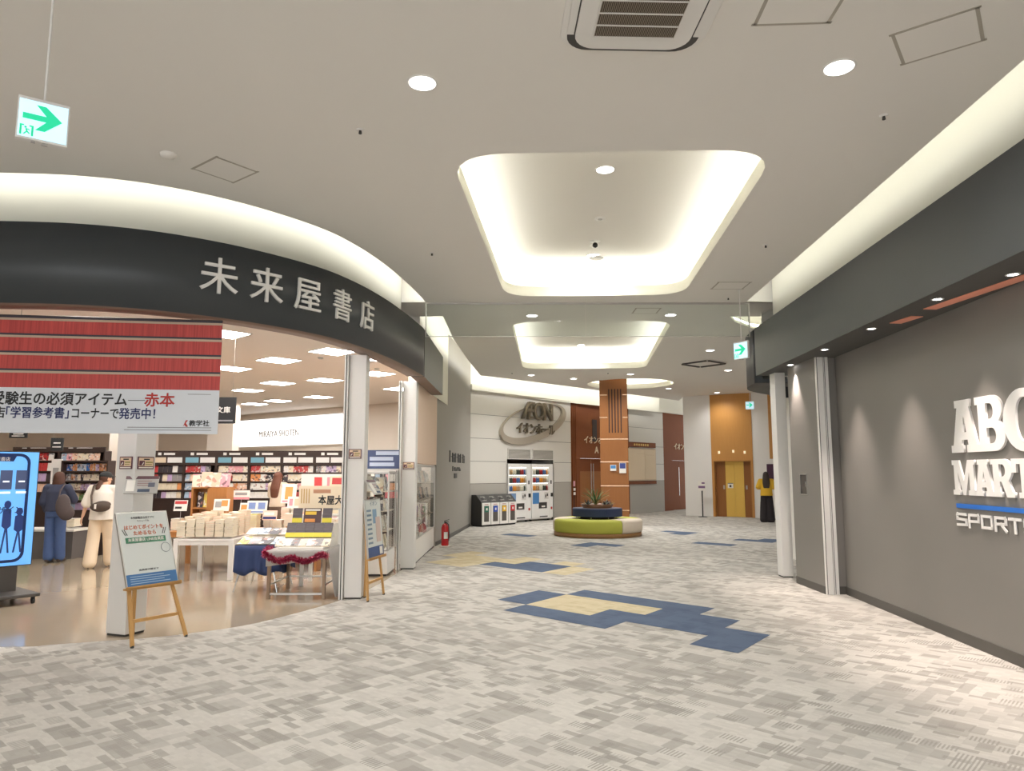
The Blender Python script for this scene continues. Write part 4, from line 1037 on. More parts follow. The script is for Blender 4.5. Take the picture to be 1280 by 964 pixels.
MB().lathe([(0.0,-0.42),(0.44,-0.42),(0.44,0.09),(0.0,0.09)], 32).obj('core', M_bcase, t)
MB().prism(lobed(0.615, 0.04), 0.05, 0.255).obj('backrest', M_bluef, t, bevel=0.02)
MB().prism(lobed(0.60, 0.04), 0.255, 0.262).obj('top_cover', mat('backrest_top', C(96,96,112), 0.6), t)
for k in range(8):
    a = 2*PI*(k+0.5)/8; MB().cone((0.56*math.cos(a),0.56*math.sin(a),0.0),(0.56*math.cos(a),0.56*math.sin(a),0.06),0.012,0.012,8).obj('leg', M_chrome, t)
MB().lathe([(0.36,0.26),(0.42,0.36),(0.40,0.36),(0.38,0.33),(0.0,0.33)], 32).obj('pot', wood('pot_wood', C(134,96,66), C(116,80,52)), t)
def blade(q, base, az, lean, L, w, m=0, n=7, droop=0.9):
    """one tapering, arching, folded leaf with thickness"""
    pts = []; p = Vector(base); el = lean
    for i in range(n+1):
        pts.append(p.copy()); p = p + Vector((math.cos(az)*math.sin(el), math.sin(az)*math.sin(el), math.cos(el)))*L/n; el += droop/n
    side = Vector((-math.sin(az), math.cos(az), 0)); rows = []
    for i, pt in enumerate(pts):
        u = i/n; ww = w*(0.5+1.2*u)*(1-u)**0.75 + 0.0015
        rows.append([q.bm.verts.new(pt-side*ww+Vector((0,0,ww*0.3))), q.bm.verts.new(pt-Vector((0,0,0.003))), q.bm.verts.new(pt+side*ww+Vector((0,0,ww*0.3))), q.bm.verts.new(pt+Vector((0,0,0.005)))])
    for r0, r1 in zip(rows, rows[1:]):
        for i in range(4):
            j = (i+1) % 4; f = q.bm.faces.new((r0[i],r0[j],r1[j],r1[i])); f.material_index = m; f.smooth = True
M_leafs = [mat('leaf_green', C(70,112,52), 0.5), mat('leaf_pale', C(150,164,110), 0.5), mat('leaf_tan', C(168,128,84), 0.6), mat('leaf_slate', C(70,84,84), 0.5), mat('leaf_mint', C(160,188,170), 0.5), mat('leaf_purple', C(86,70,84), 0.5)]
def plant(label, dx, dy, spec, name='potted_plant'):
    q = MB(); rnd = random.Random(hash(label) % 1000 if False else len(label)*7)
    for mi, cnt, L, w, l0, l1, dr in spec:
        for k in range(cnt):
            blade(q, (rnd.uniform(-.02,.02), rnd.uniform(-.02,.02), 0), 2*PI*k/cnt+rnd.uniform(-.3,.3), rnd.uniform(l0,l1), L*rnd.uniform(.8,1.1), w, mi, droop=dr)
    o = q.obj(name, M_leafs, loc=(BX+dx, BY+dy, 0.745)); return tag(o, label, 'plant', 'plants in the bench planter')
plant('tall spiky green plant in the middle of the bench planter', -0.04, -0.02, [(0,26,0.50,0.016,0.05,0.75,0.8),(1,8,0.52,0.012,0.3,0.8,0.6),(2,8,0.55,0.006,0.3,0.9,0.5)], 'spiky_plant')
plant('low slate blue succulent at the left of the bench planter', -0.27, -0.14, [(3,14,0.18,0.022,0.3,1.3,0.3),(4,5,0.2,0.018,0.8,1.4,0.2)], 'succulent')
plant('low mint and purple succulent at the right of the bench planter', 0.17, -0.20, [(4,8,0.18,0.02,0.3,1.2,0.3),(5,10,0.16,0.022,0.4,1.4,0.3)], 'succulent')
plant('dark low succulent at the right rim of the bench planter', 0.30, 0.02, [(5,12,0.17,0.02,0.3,1.3,0.4),(1,5,0.2,0.016,0.8,1.4,0.3)], 'succulent')

# ------------------------------------------------------------------ lift
t = thing('lift_front', 'oak panelled lift front with gold double doors', 'lift', (*E(1.735), 0), ANG_E)
a, c, o0, o1, zt = -0.735, 0.735, -0.66, 0.66, 2.0
q = MB(); q.box(a,-0.02,zt,c,0.25,HC-0.001); q.box(a,-0.02,0,o0,0.25,zt); q.box(o1,-0.02,0,c,0.25,zt); q.obj('veneer', M_oak, t)
q = MB(); q.box(o0-0.0,-0.03,0,o0+0.025,0.26,zt); q.box(o1-0.025,-0.03,0,o1,0.26,zt); q.box(o0,-0.03,zt-0.025,o1,0.26,zt); q.obj('door_frame', mat('frame_amber', C(170,118,58), 0.35), t)
M_bronze = wood('bronze_panel', C(158,104,52), C(140,88,42), 0.35)
for x0, x1 in ((o0+.025,-0.29),(0.36,o1-.025)): MB().box(x0,0.16,0,x1,0.2,zt-.025).obj('side_panel', M_bronze, t)
for x0, x1 in ((-0.29,0.033),(0.037,0.36)): MB().box(x0,0.14,0.005,x1,0.18,zt-.026).obj('door_leaf', M_gold, t)
q = MB(); q.box(-0.22,0.128,1.02,-0.03,0.141,1.20); o = q.obj('door_notice', M_paper, t); MB().box(-0.16,0.124,1.05,-0.09,0.129,1.13).obj('notice_mark', M_dark, o); MB().box(-0.22,0.124,1.18,-0.03,0.129,1.20).obj('notice_line', M_dark, o)
for x, z in ((-0.45,2.30),(0.06,2.33),(0.46,2.29)): MB().box(x-0.035,-0.03,z-0.05,x+0.035,-0.018,z+0.05).obj('indicator_lamp', mat('indicator', C(240,226,196), 0.4, emit=0.5, ecol=C(240,220,180)), t)
for x in (-0.36,0.44): MB().box(x-0.03,0.15,0.98,x+0.03,0.161,1.12).obj('call_plate', M_alu, t)
# sign stand by the lift
t = thing('sign_stand', 'thin black pole stand with a small purple and white sign near the lift', 'sign stand', (6.82,26.1,0), ANG_E)
MB().lathe([(0.0,0.0),(0.16,0.0),(0.16,0.015),(0.0,0.025)], 24).obj('base', M_black, t); MB().cone((0,0,0.02),(0,0,1.0),0.022,0.022,12).obj('pole', M_black, t)
q = MB(); q.box(-0.13,-0.03,0.93,0.13,-0.015,1.27); o = q.obj('sign_board', M_paper, t)
q = MB(); q.box(-0.12,-0.034,1.02,0.12,-0.03,1.10); q.box(0.0,-0.034,1.17,0.11,-0.03,1.23); q.obj('purple_band', mat('sign_purple', C(122,92,128), 0.5), o)
# panels on the white wall by the person in yellow
wg = Vector((*E(2.6), 0)); dg = Vector((WED.x,WED.y,0)); ag = ANG_E
t = thing('wall_panel', 'dark purple and grey wall panel the woman in yellow faces', 'panel', tuple(wg+dg*0.75), ag)
MB().box(-0.42,-0.03,1.0,-0.14,0,1.87).obj('purple_board', mat('panel_purple', C(70,34,62), 0.5), t); q = MB().box(-0.14,-0.025,1.0,0.5,0,1.85).obj('grey_board', mat('panel_grey', C(170,178,184), 0.5), t)
MB().box(0.0,-0.03,1.3,0.2,-0.025,1.5).obj('panel_mark', M_dark, q)
t = thing('wall_veneer_panel', 'upper oak veneer panel on the wall behind the woman in yellow', 'panel', tuple(wg+dg*0.95), ag)
MB().box(-0.50,-0.02,2.05,0.3,0,HC-0.02).obj('veneer', M_oak, t)

# ------------------------------------------------------------------ bookshop: ceiling light panels
pans = [(-3.06,8.9,'just inside the fascia by the middle pillar'),(-4.0,9.8,'beside the red banner, nearest row'),(-4.0,12.2,'below and right of the nearest one'),(-5.2,13.2,'left of centre at mid depth'),(-2.85,11.3,'cut by the middle pillar'),
        (-5.05,15.4,'at mid depth above the lit wall sign'),(-3.9,14.9,'left of the middle pillar at mid depth'),(-6.2,16.8,'beside the hanging dark sign'),(-4.95,18.3,'in front of the lit wall sign, right one'),(-6.3,19.3,'in front of the lit wall sign, middle one'),(-7.25,20.2,'in front of the lit wall sign, left one'),
        (-2.15,12.1,'between the two slim pillars, nearest'),(-2.65,13.9,'between the two slim pillars, middle'),(-2.6,16.5,'between the two slim pillars, farthest'),(-4.45,7.45,'above the top edge of the red banner'),
        (-6.4,10.6,'behind the red banner, first'),(-8.6,12.6,'behind the red banner, second'),(-7.4,14.6,'behind the red banner, third'),(-8.6,17.4,'behind the red banner, fourth'),(-10.4,14.9,'behind the red banner, fifth'),(-10.9,18.4,'behind the red banner, sixth'),(-6.6,8.2,'behind the red banner, seventh'),(-9.0,9.6,'behind the red banner, eighth'),(-13.0,16.5,'behind the red banner, ninth'),(-5.4,11.3,'behind the red banner, tenth')]
me_f = me_d = None
for x, y, lab in pans:
    t = thing('light_panel', 'square bookshop ceiling light panel ' + lab, 'ceiling light', (x, y, HS), math.radians(-43), 'bookshop ceiling light panels')
    if me_f is None:
        q = MB(); h = 0.27
        q.box(-h-.02,-h-.02,-0.008,-h,h+.02,0); q.box(h,-h-.02,-0.008,h+.02,h+.02,0); q.box(-h,-h-.02,-0.008,h,-h,0); q.box(-h,h,-0.008,h,h+.02,0)
        f = q.obj('frame', M_whitemet, t); me_f = f.data
        q = MB(); q.box(-h,-h,-0.005,h,h,-0.001); d = q.obj('diffuser', M_diff, t); me_d = d.data
    else:
        for nm, me in (('frame', me_f), ('diffuser', me_d)):
            o = bpy.data.objects.new(nm, me); COL.objects.link(o); o.parent = t
for x, y, lab in ((-3.35,9.3,'small detector in the bookshop ceiling by the nearest light panel'),(-3.2,11.9,'small round vent in the bookshop ceiling left of the middle pillar'),(-2.5,13.2,'small detector in the bookshop ceiling beside the middle pillar')):
    t = thing('smoke_detector', lab, 'detector', (x, y, HS)); MB().lathe([(0.05,0.0),(0.048,-0.02),(0.03,-0.03),(0.0,-0.032)], 18).obj('base', M_alu, t)

# lit wall sign at the back
pw0, pw1 = Vector((-9.2,24.4)), Vector((-4.9,21.1)); aw = math.atan2(pw1.y-pw0.y, pw1.x-pw0.x); L = (pw1-pw0).length
t = thing('lit_wall_sign', 'long backlit white wall sign with pale grey lettering at the back', 'sign', (pw0.x, pw0.y, 0), aw)
MB().box(0.1,-0.12,2.42,L-0.05,-0.02,3.30).obj('lit_panel', mat('lit_white', (1,1,1,1), emit=1.15, ecol=(1.0,0.985,0.96,1)), t)
q = MB(); q.box(0.08,-0.13,2.40,L-0.03,-0.02,2.42); q.box(0.08,-0.13,3.30,L-0.03,-0.02,3.33); q.obj('frame', M_white, t)
text('lettering', 'MIRAIYA SHOTEN', 0.28, mat('letter_grey', C(176,172,166), 0.5), t, (2.35,-0.128,2.80), 0, extrude=0.006, width=2.1)
struct(MB().box(-8.45,20.0,0,-7.75,20.5,HS).obj('wall_shop_pier', M_shopwall))
struct(MB().box(-10.6,19.0,0,-9.6,19.6,HS).obj('wall_shop_pier', M_shopwall))

# ------------------------------------------------------------------ banner
bn0, bn1 = Vector((-6.6,6.72)), Vector((-2.96,7.24)); ab = math.atan2(bn1.y-bn0.y, bn1.x-bn0.x); bw = (bn1-bn0).length
t = thing('hanging_banner', 'wide red and white banner hanging from the bookshop ceiling', 'banner', (bn1.x, bn1.y, 0), ab)
z0, z1 = 1.975, 3.125; H_ = z1-z0
M_reds = stripes('banner_red', C(204,74,66), C(176,56,52), 46, 'X')
M_bgrey = mat('banner_white', C(224,228,234), 0.6)
MB().box(-bw,-0.004,z0,0,0.004,z0+0.385*H_).obj('lower_field', M_bgrey, t)
MB().box(-bw,-0.004,z0+0.385*H_,0,0.004,z1).obj('red_field', M_reds, t)
q = MB(); q2 = MB()
for k in range(4):
    zz = z0+H_*(0.385+0.153*(k+1)) + (0.0 if k < 3 else -0.004)
    q.box(-bw,-0.007,zz-0.028*H_,0,-0.003,zz-0.008*H_); q2.box(-bw,-0.008,zz-0.008*H_,0,-0.003,zz+0.008*H_)
q.obj('shelf_line', mat('shelf_tan', C(196,172,150), 0.6), t); q2.obj('dark_line', mat('line_navy', C(62,54,66), 0.6), t)
text('lettering', '受験生の必須アイテム', 0.137, M_ink, t, (-0.865,-0.007,z0+0.285*H_), 0, bold=0.035, extrude=0.001, align='RIGHT', width=1.235)
MB().box(-0.86,-0.008,z0+0.285*H_,-0.70,-0.004,z0+0.285*H_+0.005).obj('dash_line', M_ink, t)
text('lettering', '赤本', 0.145, M_red, t, (-0.42,-0.007,z0+0.285*H_), 0, bold=0.035, extrude=0.001, align='RIGHT')
text('lettering', '発売中！', 0.118, M_navy, t, (-0.53,-0.007,z0+0.165*H_), 0, bold=0.03, extrude=0.001, align='RIGHT', width=0.34)
text('lettering', 'コーナーで', 0.118, M_ink, t, (-0.935,-0.007,z0+0.165*H_), 0, bold=0.03, extrude=0.001, align='RIGHT', width=0.43)
text('lettering', '「学習参考書」', 0.118, M_navy, t, (-1.335,-0.007,z0+0.165*H_), 0, bold=0.03, extrude=0.001, align='RIGHT', width=0.565)
text('lettering', '当店', 0.118, M_ink, t, (-1.965,-0.007,z0+0.165*H_), 0, bold=0.03, extrude=0.001, align='RIGHT')
text('lettering', '教学社', 0.065, M_ink, t, (-0.08,-0.007,z0+0.09*H_), 0, bold=0.03, extrude=0.001, align='RIGHT')
q = MB(); q.prism([(-0.33,z0+0.065*H_),(-0.305,z0+0.12*H_),(-0.285,z0+0.12*H_),(-0.305,z0+0.095*H_),(-0.283,z0+0.065*H_),(-0.30,z0+0.062*H_),(-0.318,z0+0.08*H_)], -0.008, -0.004, 0, 'xz'); q.obj('publisher_mark', M_red, t)
q = MB(); q.box(-0.85,-0.007,z0+0.052*H_,-0.06,-0.004,z0+0.058*H_); q.box(-0.88,-0.007,z0+0.03*H_,-0.06,-0.004,z0+0.036*H_); q.box(-0.30,-0.007,z0+0.345*H_,-0.08,-0.004,z0+0.350*H_); q.obj('fine_print', mat('print_grey', C(150,152,156), 0.6), t)
q = MB(); q.cone((-bw,0,z1+0.005),(0.0,0,z1+0.005),0.009,0.009,8)
for x in (-0.3,-1.9,-3.4): q.cone((x,0,z1),(x,0,HS),0.002,0.002,6)
q.obj('hanging_rail', M_dark, t)

# hanging category signs
def hang_sign(px0, py0, px1, py1, y, label, body=None, size=0.13):
    k = y/0.985/900
    xa, xb = (px0-640)*k, (px1-640)*k; za, zb = 1.6+(590-py1)*y/900, 1.6+(590-py0)*y/900
    t = thing('hanging_sign', label, 'sign', ((xa+xb)/2, y, 0), 0.0); w = (xb-xa)/2
    MB().box(-w,-0.012,za,w,0.012,zb).obj('board', M_ink, t)
    if body: text('lettering', body, size, M_signwhite, t, (0,-0.014,(za+zb)/2), 0, bold=0.03, extrude=0.001, spacing=1.1); q = MB(); q.box(-w*.8,-0.014,za+0.03,w*.8,-0.011,za+0.05); q.obj('small_line', mat('print_grey', C(150,152,156), 0.6), t)
    else:
        q = MB(); q.box(-w*.55,-0.014,(za*.4+zb*.6)-0.008,w*.6,-0.011,(za*.4+zb*.6)+0.012); q.box(-w*.7,-0.014,(za*.7+zb*.3)-0.008,w*.7,-0.011,(za*.7+zb*.3)+0.008); q.obj('caption_line', M_signwhite, t)
    q = MB()
    for x in (-w*.7, w*.7): q.cone((x,0,zb),(x,0,HS),0.002,0.002,6)
    q.obj('wire', M_alu, t)
hang_sign(269,497,299,530,10.0,'dark square hanging sign with two white characters beside the banner','文庫',0.095)
hang_sign(74,548,89,564,13.0,'small dark hanging sign above the shoppers')
hang_sign(22,540,44,548,15.0,'small dark hanging sign above the digital display')

# ------------------------------------------------------------------ books
PAL = [('cream',C(236,222,196)),('white',C(238,234,228)),('pink',C(228,160,168)),('red',C(190,60,60)),('pale blue',C(170,192,214)),('blue',C(50,110,180)),('grey',C(150,146,146)),('dark',C(60,52,56)),('yellow',C(232,206,90)),('green',C(120,160,90)),('orange',C(224,150,90)),('lilac',C(196,170,206)),('peach',C(236,196,170))]
PD = dict(PAL)
book_cache = {}
def book_mesh(w, h, th):
    key = (round(w,3), round(h,3), round(th,3))
    if key not in book_cache:
        q = MB(); c = 0.002 if th > 0.012 else 0.001
        q.box(-w/2,-th,0,w/2,-th+c,h); q.box(-w/2,-c,0,w/2,0,h); q.box(-w/2,-th+c,0,-w/2+c,-c,h)
        q.box(-w/2+c,-th+c,0.002,w/2-0.003,-c,h-0.002,1)
        bmesh.ops.recalc_face_normals(q.bm, faces=q.bm.faces)
        me = bpy.data.meshes.new('book'); q.bm.to_mesh(me); q.bm.free(); me.materials.append(M_cover); me.materials.append(M_pages); book_cache[key] = me
    return book_cache[key]
LOOSE = []
def book(loc, rot, w, h, th, colname, label, group, name='book', cat='book'):
    if label is None: LOOSE.append((loc, rot, w, h, th, colname)); return None
    o = bpy.data.objects.new(name, book_mesh(w, h, th)); COL.objects.link(o)
    o.location = loc; o.rotation_euler = rot; o.color = PD[colname]
    return tag(o, label, cat, group)
rb = random.Random(11)
def bookcase(x0, y, w, bases, ztop, hdr, label, unit, kind, rz=0.0, depth=0.28, keep=9, plates=True):
    """dark open bookcase; kind 'cover' shows covers, 'spine' shows spines"""
    t = thing('bookcase', label, 'bookcase', (x0, y, 0), rz)
    q = MB(); q.box(0,-depth,0,0.03,0,ztop); q.box(w-0.03,-depth,0,w,0,ztop); q.obj('side_panel', M_bcase, t)
    MB().box(0.03,-0.02,0,w-0.03,0,ztop).obj('back_panel', M_bcase, t)
    q = MB()
    for z in bases: q.box(0.03,-depth+0.01,z-0.03,w-0.03,-0.02,z)
    q.box(0.03,-depth,ztop-0.03,w-0.03,-0.02,ztop); q.obj('shelf', M_bcase, t)
    MB().box(0.03,-depth+0.03,0,w-0.03,-0.02,bases[-1]-0.03).obj('lower_front', M_bcase, t)
    if hdr:
        o = MB().box(0.0,-depth,ztop,w,-depth+0.03,ztop+hdr).obj('header', M_bcase, t)
        if plates:
            q = MB(); q.box(w*0.2,-depth-0.004,ztop+hdr*0.66,w*0.3,-depth,ztop+hdr*0.86); q.box(w*0.38,-depth-0.004,ztop+hdr*0.68,w*0.72,-depth,ztop+hdr*0.84); q.obj('header_label', M_signwhite, o)
            if hdr > 0.2:
                cc = rb.choice([('hdr_blue',C(120,170,190)),('hdr_cream',C(226,206,180)),('hdr_white',C(230,228,226))])
                MB().box(w*0.05,-depth-0.004,ztop+hdr*0.1,w*0.45,-depth,ztop+hdr*0.5).obj('header_panel', mat(*cc), o); MB().box(w*0.5,-depth-0.004,ztop+hdr*0.1,w*0.95,-depth,ztop+hdr*0.5).obj('header_panel', mat('hdr_white', C(230,228,226)), o)
    c, s = math.cos(rz), math.sin(rz)
    tops = [ztop-0.03] + [b_-0.03 for b_ in bases[:-1]]
    for r, (zb, zt) in enumerate(zip(bases, tops)):
        x = 0.04; n = 0; col = rb.choice(PAL)[0]; run = 0
        h = min(0.185, zt-zb-0.02)
        while x < w-0.05:
            if kind == 'cover':
                bwid = rb.choice((0.118,0.126)); th = 0.02
                if x+bwid > w-0.035: break
                if run <= 0: col = rb.choice(('cream','white','pink','peach','white','grey','pale blue','red','dark','lilac','cream','orange')); run = rb.choice((1,1,2,3))
                run -= 1
                lx, ly = x+bwid/2, -depth+0.05; x += bwid+0.006; n += 1
                book((t.location.x+lx*c-ly*s, t.location.y+lx*s+ly*c, zb), (math.radians(-7),0,rz), bwid, h, th, col, '%s book, %s from the left, %s shelf, %s' % (col, ordw(n), ordw(r+1), unit) if r < keep else None, 'cover out books on the '+unit)
            else:
                th = rb.choice((0.045,0.055,0.065)); hh = h*rb.uniform(0.85,1.0)
                if x+th > w-0.035: break
                if run <= 0: col = rb.choice(kind[1][r % len(kind[1])]); run = rb.choice((1,2,3))
                run -= 1
                lx, ly = x, -depth+0.20; x += th+0.002; n += 1
                # spine towards the front: the book's own left edge faces -Y
                book((t.location.x+lx*c-ly*s, t.location.y+lx*s+ly*c, zb), (0,0,rz+PI/2), 0.16, hh, th, col, '%s spine, %s from the left, %s shelf, %s' % (col, ordw(n), ordw(r+1), unit) if r < keep else None, 'books on the '+unit)
    return t
for i in range(6):
    bookcase(-9.28+i*0.84, 18.9, 0.84, (1.587,1.36,1.14,0.93), 1.80, 0.34, 'dark rear bookcase, %s from the left of the back row' % ordw(i+1), '%s rear bookcase' % ordw(i+1), 'cover', keep=3 if i else 0)
for i in range(2):
    bookcase(-11.55+i*1.07, 17.0, 1.07, (1.86,1.62,1.38,1.14), 2.08, 0.09, 'dark tall bookcase behind the shoppers, %s from the left' % ordw(i+1), '%s tall bookcase' % ordw(i+1), 'cover', keep=3 if i else 1)
spk = ('spine', [('blue','blue','green','pale blue','lilac','orange'),('cream','grey','cream','orange','dark'),('red','orange','pale blue','cream','lilac'),('cream','pink','red','green','white'),('pink','lilac','pale blue','cream')])
bookcase(-8.85, 14.5, 0.92, (1.62,1.43,1.24,1.05,0.86), 1.82, 0.0, 'shelf unit of coloured spines between the two shoppers', 'coloured shelf unit', spk, plates=False, keep=4)
t = thing('shelf_end_panel', 'white end panel with a grey leaflet left of the coloured shelf unit', 'panel', (-8.98,14.3,0)); MB().box(-0.10,-0.02,0.4,0.10,0.02,1.85).obj('board', M_white, t); MB().box(-0.06,-0.026,1.42,0.05,-0.02,1.68).obj('leaflet', mat('hdr_grey', C(160,158,156)), t)
for i in range(2):
    bookcase(-4.20+i*0.9, 18.9, 0.84, (1.587,1.36,1.14,0.93), 1.80, 0.1, 'dark rear bookcase behind the middle pillar, %s of two' % ordw(i+1), '%s pillar bookcase' % ordw(i+1), 'cover', keep=0)

# ------------------------------------------------------------------ tables with books
def table(name, label, x0, y0, x1, y1, h, leg, mm, cat='table', top_t=0.035, apron=0.06):
    cx, cy = (x0+x1)/2, (y0+y1)/2; t = thing(name, label, cat, (cx, cy, 0)); a, d = (x1-x0)/2, (y1-y0)/2
    MB().box(-a,-d,h-top_t,a,d,h).obj('tabletop', mm, t, bevel=0.004)
    if apron:
        q = MB(); q.box(-a+leg,-d+.01,h-top_t-apron,a-leg,-d+.03,h-top_t); q.box(-a+leg,d-.03,h-top_t-apron,a-leg,d-.01,h-top_t); q.box(-a+.01,-d+leg,h-top_t-apron,-a+.03,d-leg,h-top_t); q.box(a-.03,-d+leg,h-top_t-apron,a-.01,d-leg,h-top_t); q.obj('apron', mm, t)
    for sx in (-1,1):
        for sy in (-1,1): MB().box(sx*a-(leg if sx>0 else 0),sy*d-(leg if sy>0 else 0),0,sx*a+(leg if sx<0 else 0),sy*d+(leg if sy<0 else 0),h-top_t).obj('leg', mm, t, bevel=0.003)
    return t
cnt = {}
def stack(x, y, z, n, w, d, th, cols, where, rz=0.0, keep=True):
    """flat pile of books, each its own thing"""
    for k in range(n):
        col = cols[k % len(cols)] if not isinstance(cols, str) else cols
        book((x+rb.uniform(-.006,.006)+d/2*math.sin(rz), y-d/2*math.cos(rz)+rb.uniform(-.006,.006), z+th+k*(th+0.0005)), (-PI/2,0,rz+rb.uniform(-.03,.03)), w, d, th, col, '%s book, %s from the bottom, pile %s' % (col, ordw(k+1), where) if keep else None, 'piled books on the tables')
    return z+n*(th+0.0005)
def card(x, y, z, w, h, mm, label, lean=-12, rz=0.0, marks=(), body=None, bsize=0.08, z0=0.62):
    t = thing('display_card', label, 'display card', (x, y, z), rz, 'display cards on the book tables')
    o = MB().box(-w/2,-0.004,0,w/2,0.004,h).obj('card', mm, t, rot=(math.radians(lean),0,0))
    for a, c0, a1, c1, m2 in marks: MB().box(-w/2+a*w,-0.007,c0*h,-w/2+a1*w,-0.003,c1*h).obj('print', m2, o)
    if body: text('lettering', body, bsize, M_ink, o, (0.02*w,-0.006,h*0.32), 0, bold=0.03, extrude=0.001)
    q = MB(); q.cone((0,0.012,z0-z+0.006),(0,0.012+h*0.12,h*0.6),0.004,0.004,8); q.cone((0,0.012,z0-z),(0,0.012,z0-z+0.006),0.035,0.03,14); q.obj('stand', M_alu, t)
    return t
M_pinkc, M_bluec, M_redc, M_yel, M_grn, M_org = mat('print_pink', C(226,150,160)), mat('print_blue', C(130,150,200)), mat('print_red', C(204,70,70)), mat('print_yellow', C(236,214,80)), mat('print_green', C(90,210,100)), mat('print_orange', C(224,150,80))

# white table with cream piles
table('display_table','white display table stacked with cream books behind the left easel',-5.08,11.0,-4.18,11.95,0.60,0.07,M_white)
nm = 0
for r, yy in enumerate((11.10,11.36,11.62)):
    for k in range(6):
        nm += 1
        stack(-4.99+k*0.145, yy+0.02, 0.60, (8,10,11)[r]+(k%3), 0.13, 0.19, 0.028, 'cream' if rb.random() < .7 else 'peach', '%s in the front row of the white table' % ordw(k+1), keep=(r == 0))
# low wooden plinth table behind it carrying the display boxes
table('display_table','low wooden display table behind the white table of cream books',-5.75,12.1,-4.1,13.0,0.62,0.07,M_boxwood)
t = thing('display_box', 'wooden display box with two open compartments and pink books on top', 'display box', (-5.12,12.45,0.62))
q = MB()
q.box(-0.30,-0.15,0,-0.27,0.15,0.72); q.box(-0.03,-0.15,0,0.0,0.15,0.72); q.box(0.27,-0.15,0.0,0.30,0.15,0.72); q.box(-0.27,0.12,0,0.27,0.15,0.72)
q.box(-0.27,-0.15,0,0.27,0.12,0.02); q.box(-0.27,-0.15,0.36,-0.03,0.12,0.38); q.box(-0.27,-0.15,0.70,0.27,0.12,0.72); q.box(0.0,-0.15,0.02,0.27,-0.13,0.70); q.obj('carcass', M_boxwood, t)
for k, (col, dx) in enumerate((('dark',-0.20),('yellow',-0.09))): book((-5.12+dx,12.42,1.0), (math.radians(-12),0,0.1), 0.09, 0.26, 0.02, col, '%s book standing in the upper compartment of the wooden box' % col, 'books in the wooden display box')
book((-5.27,12.42,0.642), (math.radians(-10),0,0), 0.12, 0.2, 0.02, 'lilac', 'lilac book standing in the lower compartment of the wooden box', 'books in the wooden display box')
for k, (dx, col, w, h) in enumerate(((-0.42,'cream',.14,.2),(-0.26,'pink',.14,.22),(-0.10,'peach',.17,.26),(0.06,'peach',.15,.25),(0.22,'pink',.17,.24))):
    book((-5.12+dx,12.40,1.34) if k else (-5.36,12.34,1.34), (math.radians(-14),0,rb.uniform(-.2,.2)), w, h, 0.02, col, '%s book, %s of those standing on the wooden display box' % (col, ordw(k+1)), 'books on the wooden display box')
for i, (x, y, n, cols) in enumerate(((-5.62,12.3,9,('white','peach')),(-5.5,12.75,12,('pink','white')),(-4.70,12.3,10,('cream','white')),(-4.52,12.3,12,('white','grey')),(-4.34,12.32,12,('cream','yellow')),(-4.18,12.6,14,('white','pale blue')),(-4.62,12.7,15,('peach','white')))):
    stack(x, y, 0.62, n, 0.14, 0.2, 0.02, cols, '%s on the low wooden table' % ordw(i+1), keep=i in (2,3))
card(-4.86,12.18,0.95,0.26,0.20,M_paper,'white card with grey drawings leaning by the wooden display box',marks=((.1,.3,.5,.8,mat('hdr_grey',C(160,158,156))),(.5,.4,.9,.9,M_org)))
card(-4.52,12.36,0.86,0.20,0.22,M_paper,'white card with an orange face picture on the piles',marks=((.1,.1,.9,.85,M_org),(.3,.25,.7,.5,mat('hair_brown',C(80,48,34)))))
card(-4.30,12.28,0.90,0.34,0.22,M_paper,'wide white card with pale blue drawings on the piles',marks=((.08,.35,.42,.85,M_bluec),(.55,.35,.9,.85,M_bluec),(.06,.08,.9,.2,M_bluec)))

# centre table further right
table('display_table','brown display table in the middle of the bookshop with piles and cards',-4.05,12.3,-2.75,13.2,0.62,0.07,M_boxwood)
for i in range(14):
    stack(-3.96+(i%7)*0.175, 12.45+0.38*(i//7), 0.62, 7+(i*5)%6+4*(i//7), 0.14, 0.2, 0.021, (('white','cream'),('peach','white'),('cream','pink'),('white','grey'),('white','pale blue'))[i%5], '%s on the middle table' % ordw(i+1), keep=False)
card(-3.72,12.55,0.98,0.30,0.20,M_paper,'white card with a pink picture on the middle table',marks=((.1,.2,.3,.8,M_pinkc),(.4,.2,.8,.8,mat('hdr_peach',C(240,200,170)))))
card(-3.62,12.40,0.72,0.26,0.20,mat('card_peach',C(240,206,186)),'peach card with an orange band on the middle table',marks=((.05,.62,.95,.9,M_org),(.1,.2,.7,.35,M_redc)))
card(-3.45,12.70,1.02,0.28,0.30,mat('card_cream',C(238,224,196)),'cream card with dark handwriting on the middle table',marks=((.2,.55,.8,.65,M_dark),(.2,.4,.8,.48,M_dark),(.2,.72,.8,.8,M_dark)))
card(-3.18,12.62,0.95,0.34,0.18,M_paper,'white card with round black pictures on the middle table',marks=((.1,.3,.22,.7,M_dark),(.4,.3,.55,.75,M_dark),(.7,.3,.85,.75,M_dark)))
t = thing('display_box','small wooden box shelf with a black and white book on the middle table','display box',(-3.42,12.02,0.30))
q = MB(); q.box(-0.26,-0.12,0,-0.24,0.15,0.42); q.box(0.0,-0.12,0,0.02,0.15,0.42); q.box(0.24,-0.12,0,0.26,0.15,0.42); q.box(-0.24,0.13,0,0.24,0.15,0.42); q.box(-0.24,-0.12,0.40,0.24,0.13,0.42); q.box(-0.24,-0.12,0,0.24,0.13,0.02); q.obj('carcass', M_boxwood, t)
q = MB(); q.box(-0.26,-0.12,-0.30,-0.22,0.15,0); q.box(0.22,-0.12,-0.30,0.26,0.15,0); q.obj('plinth', M_boxwood, t)
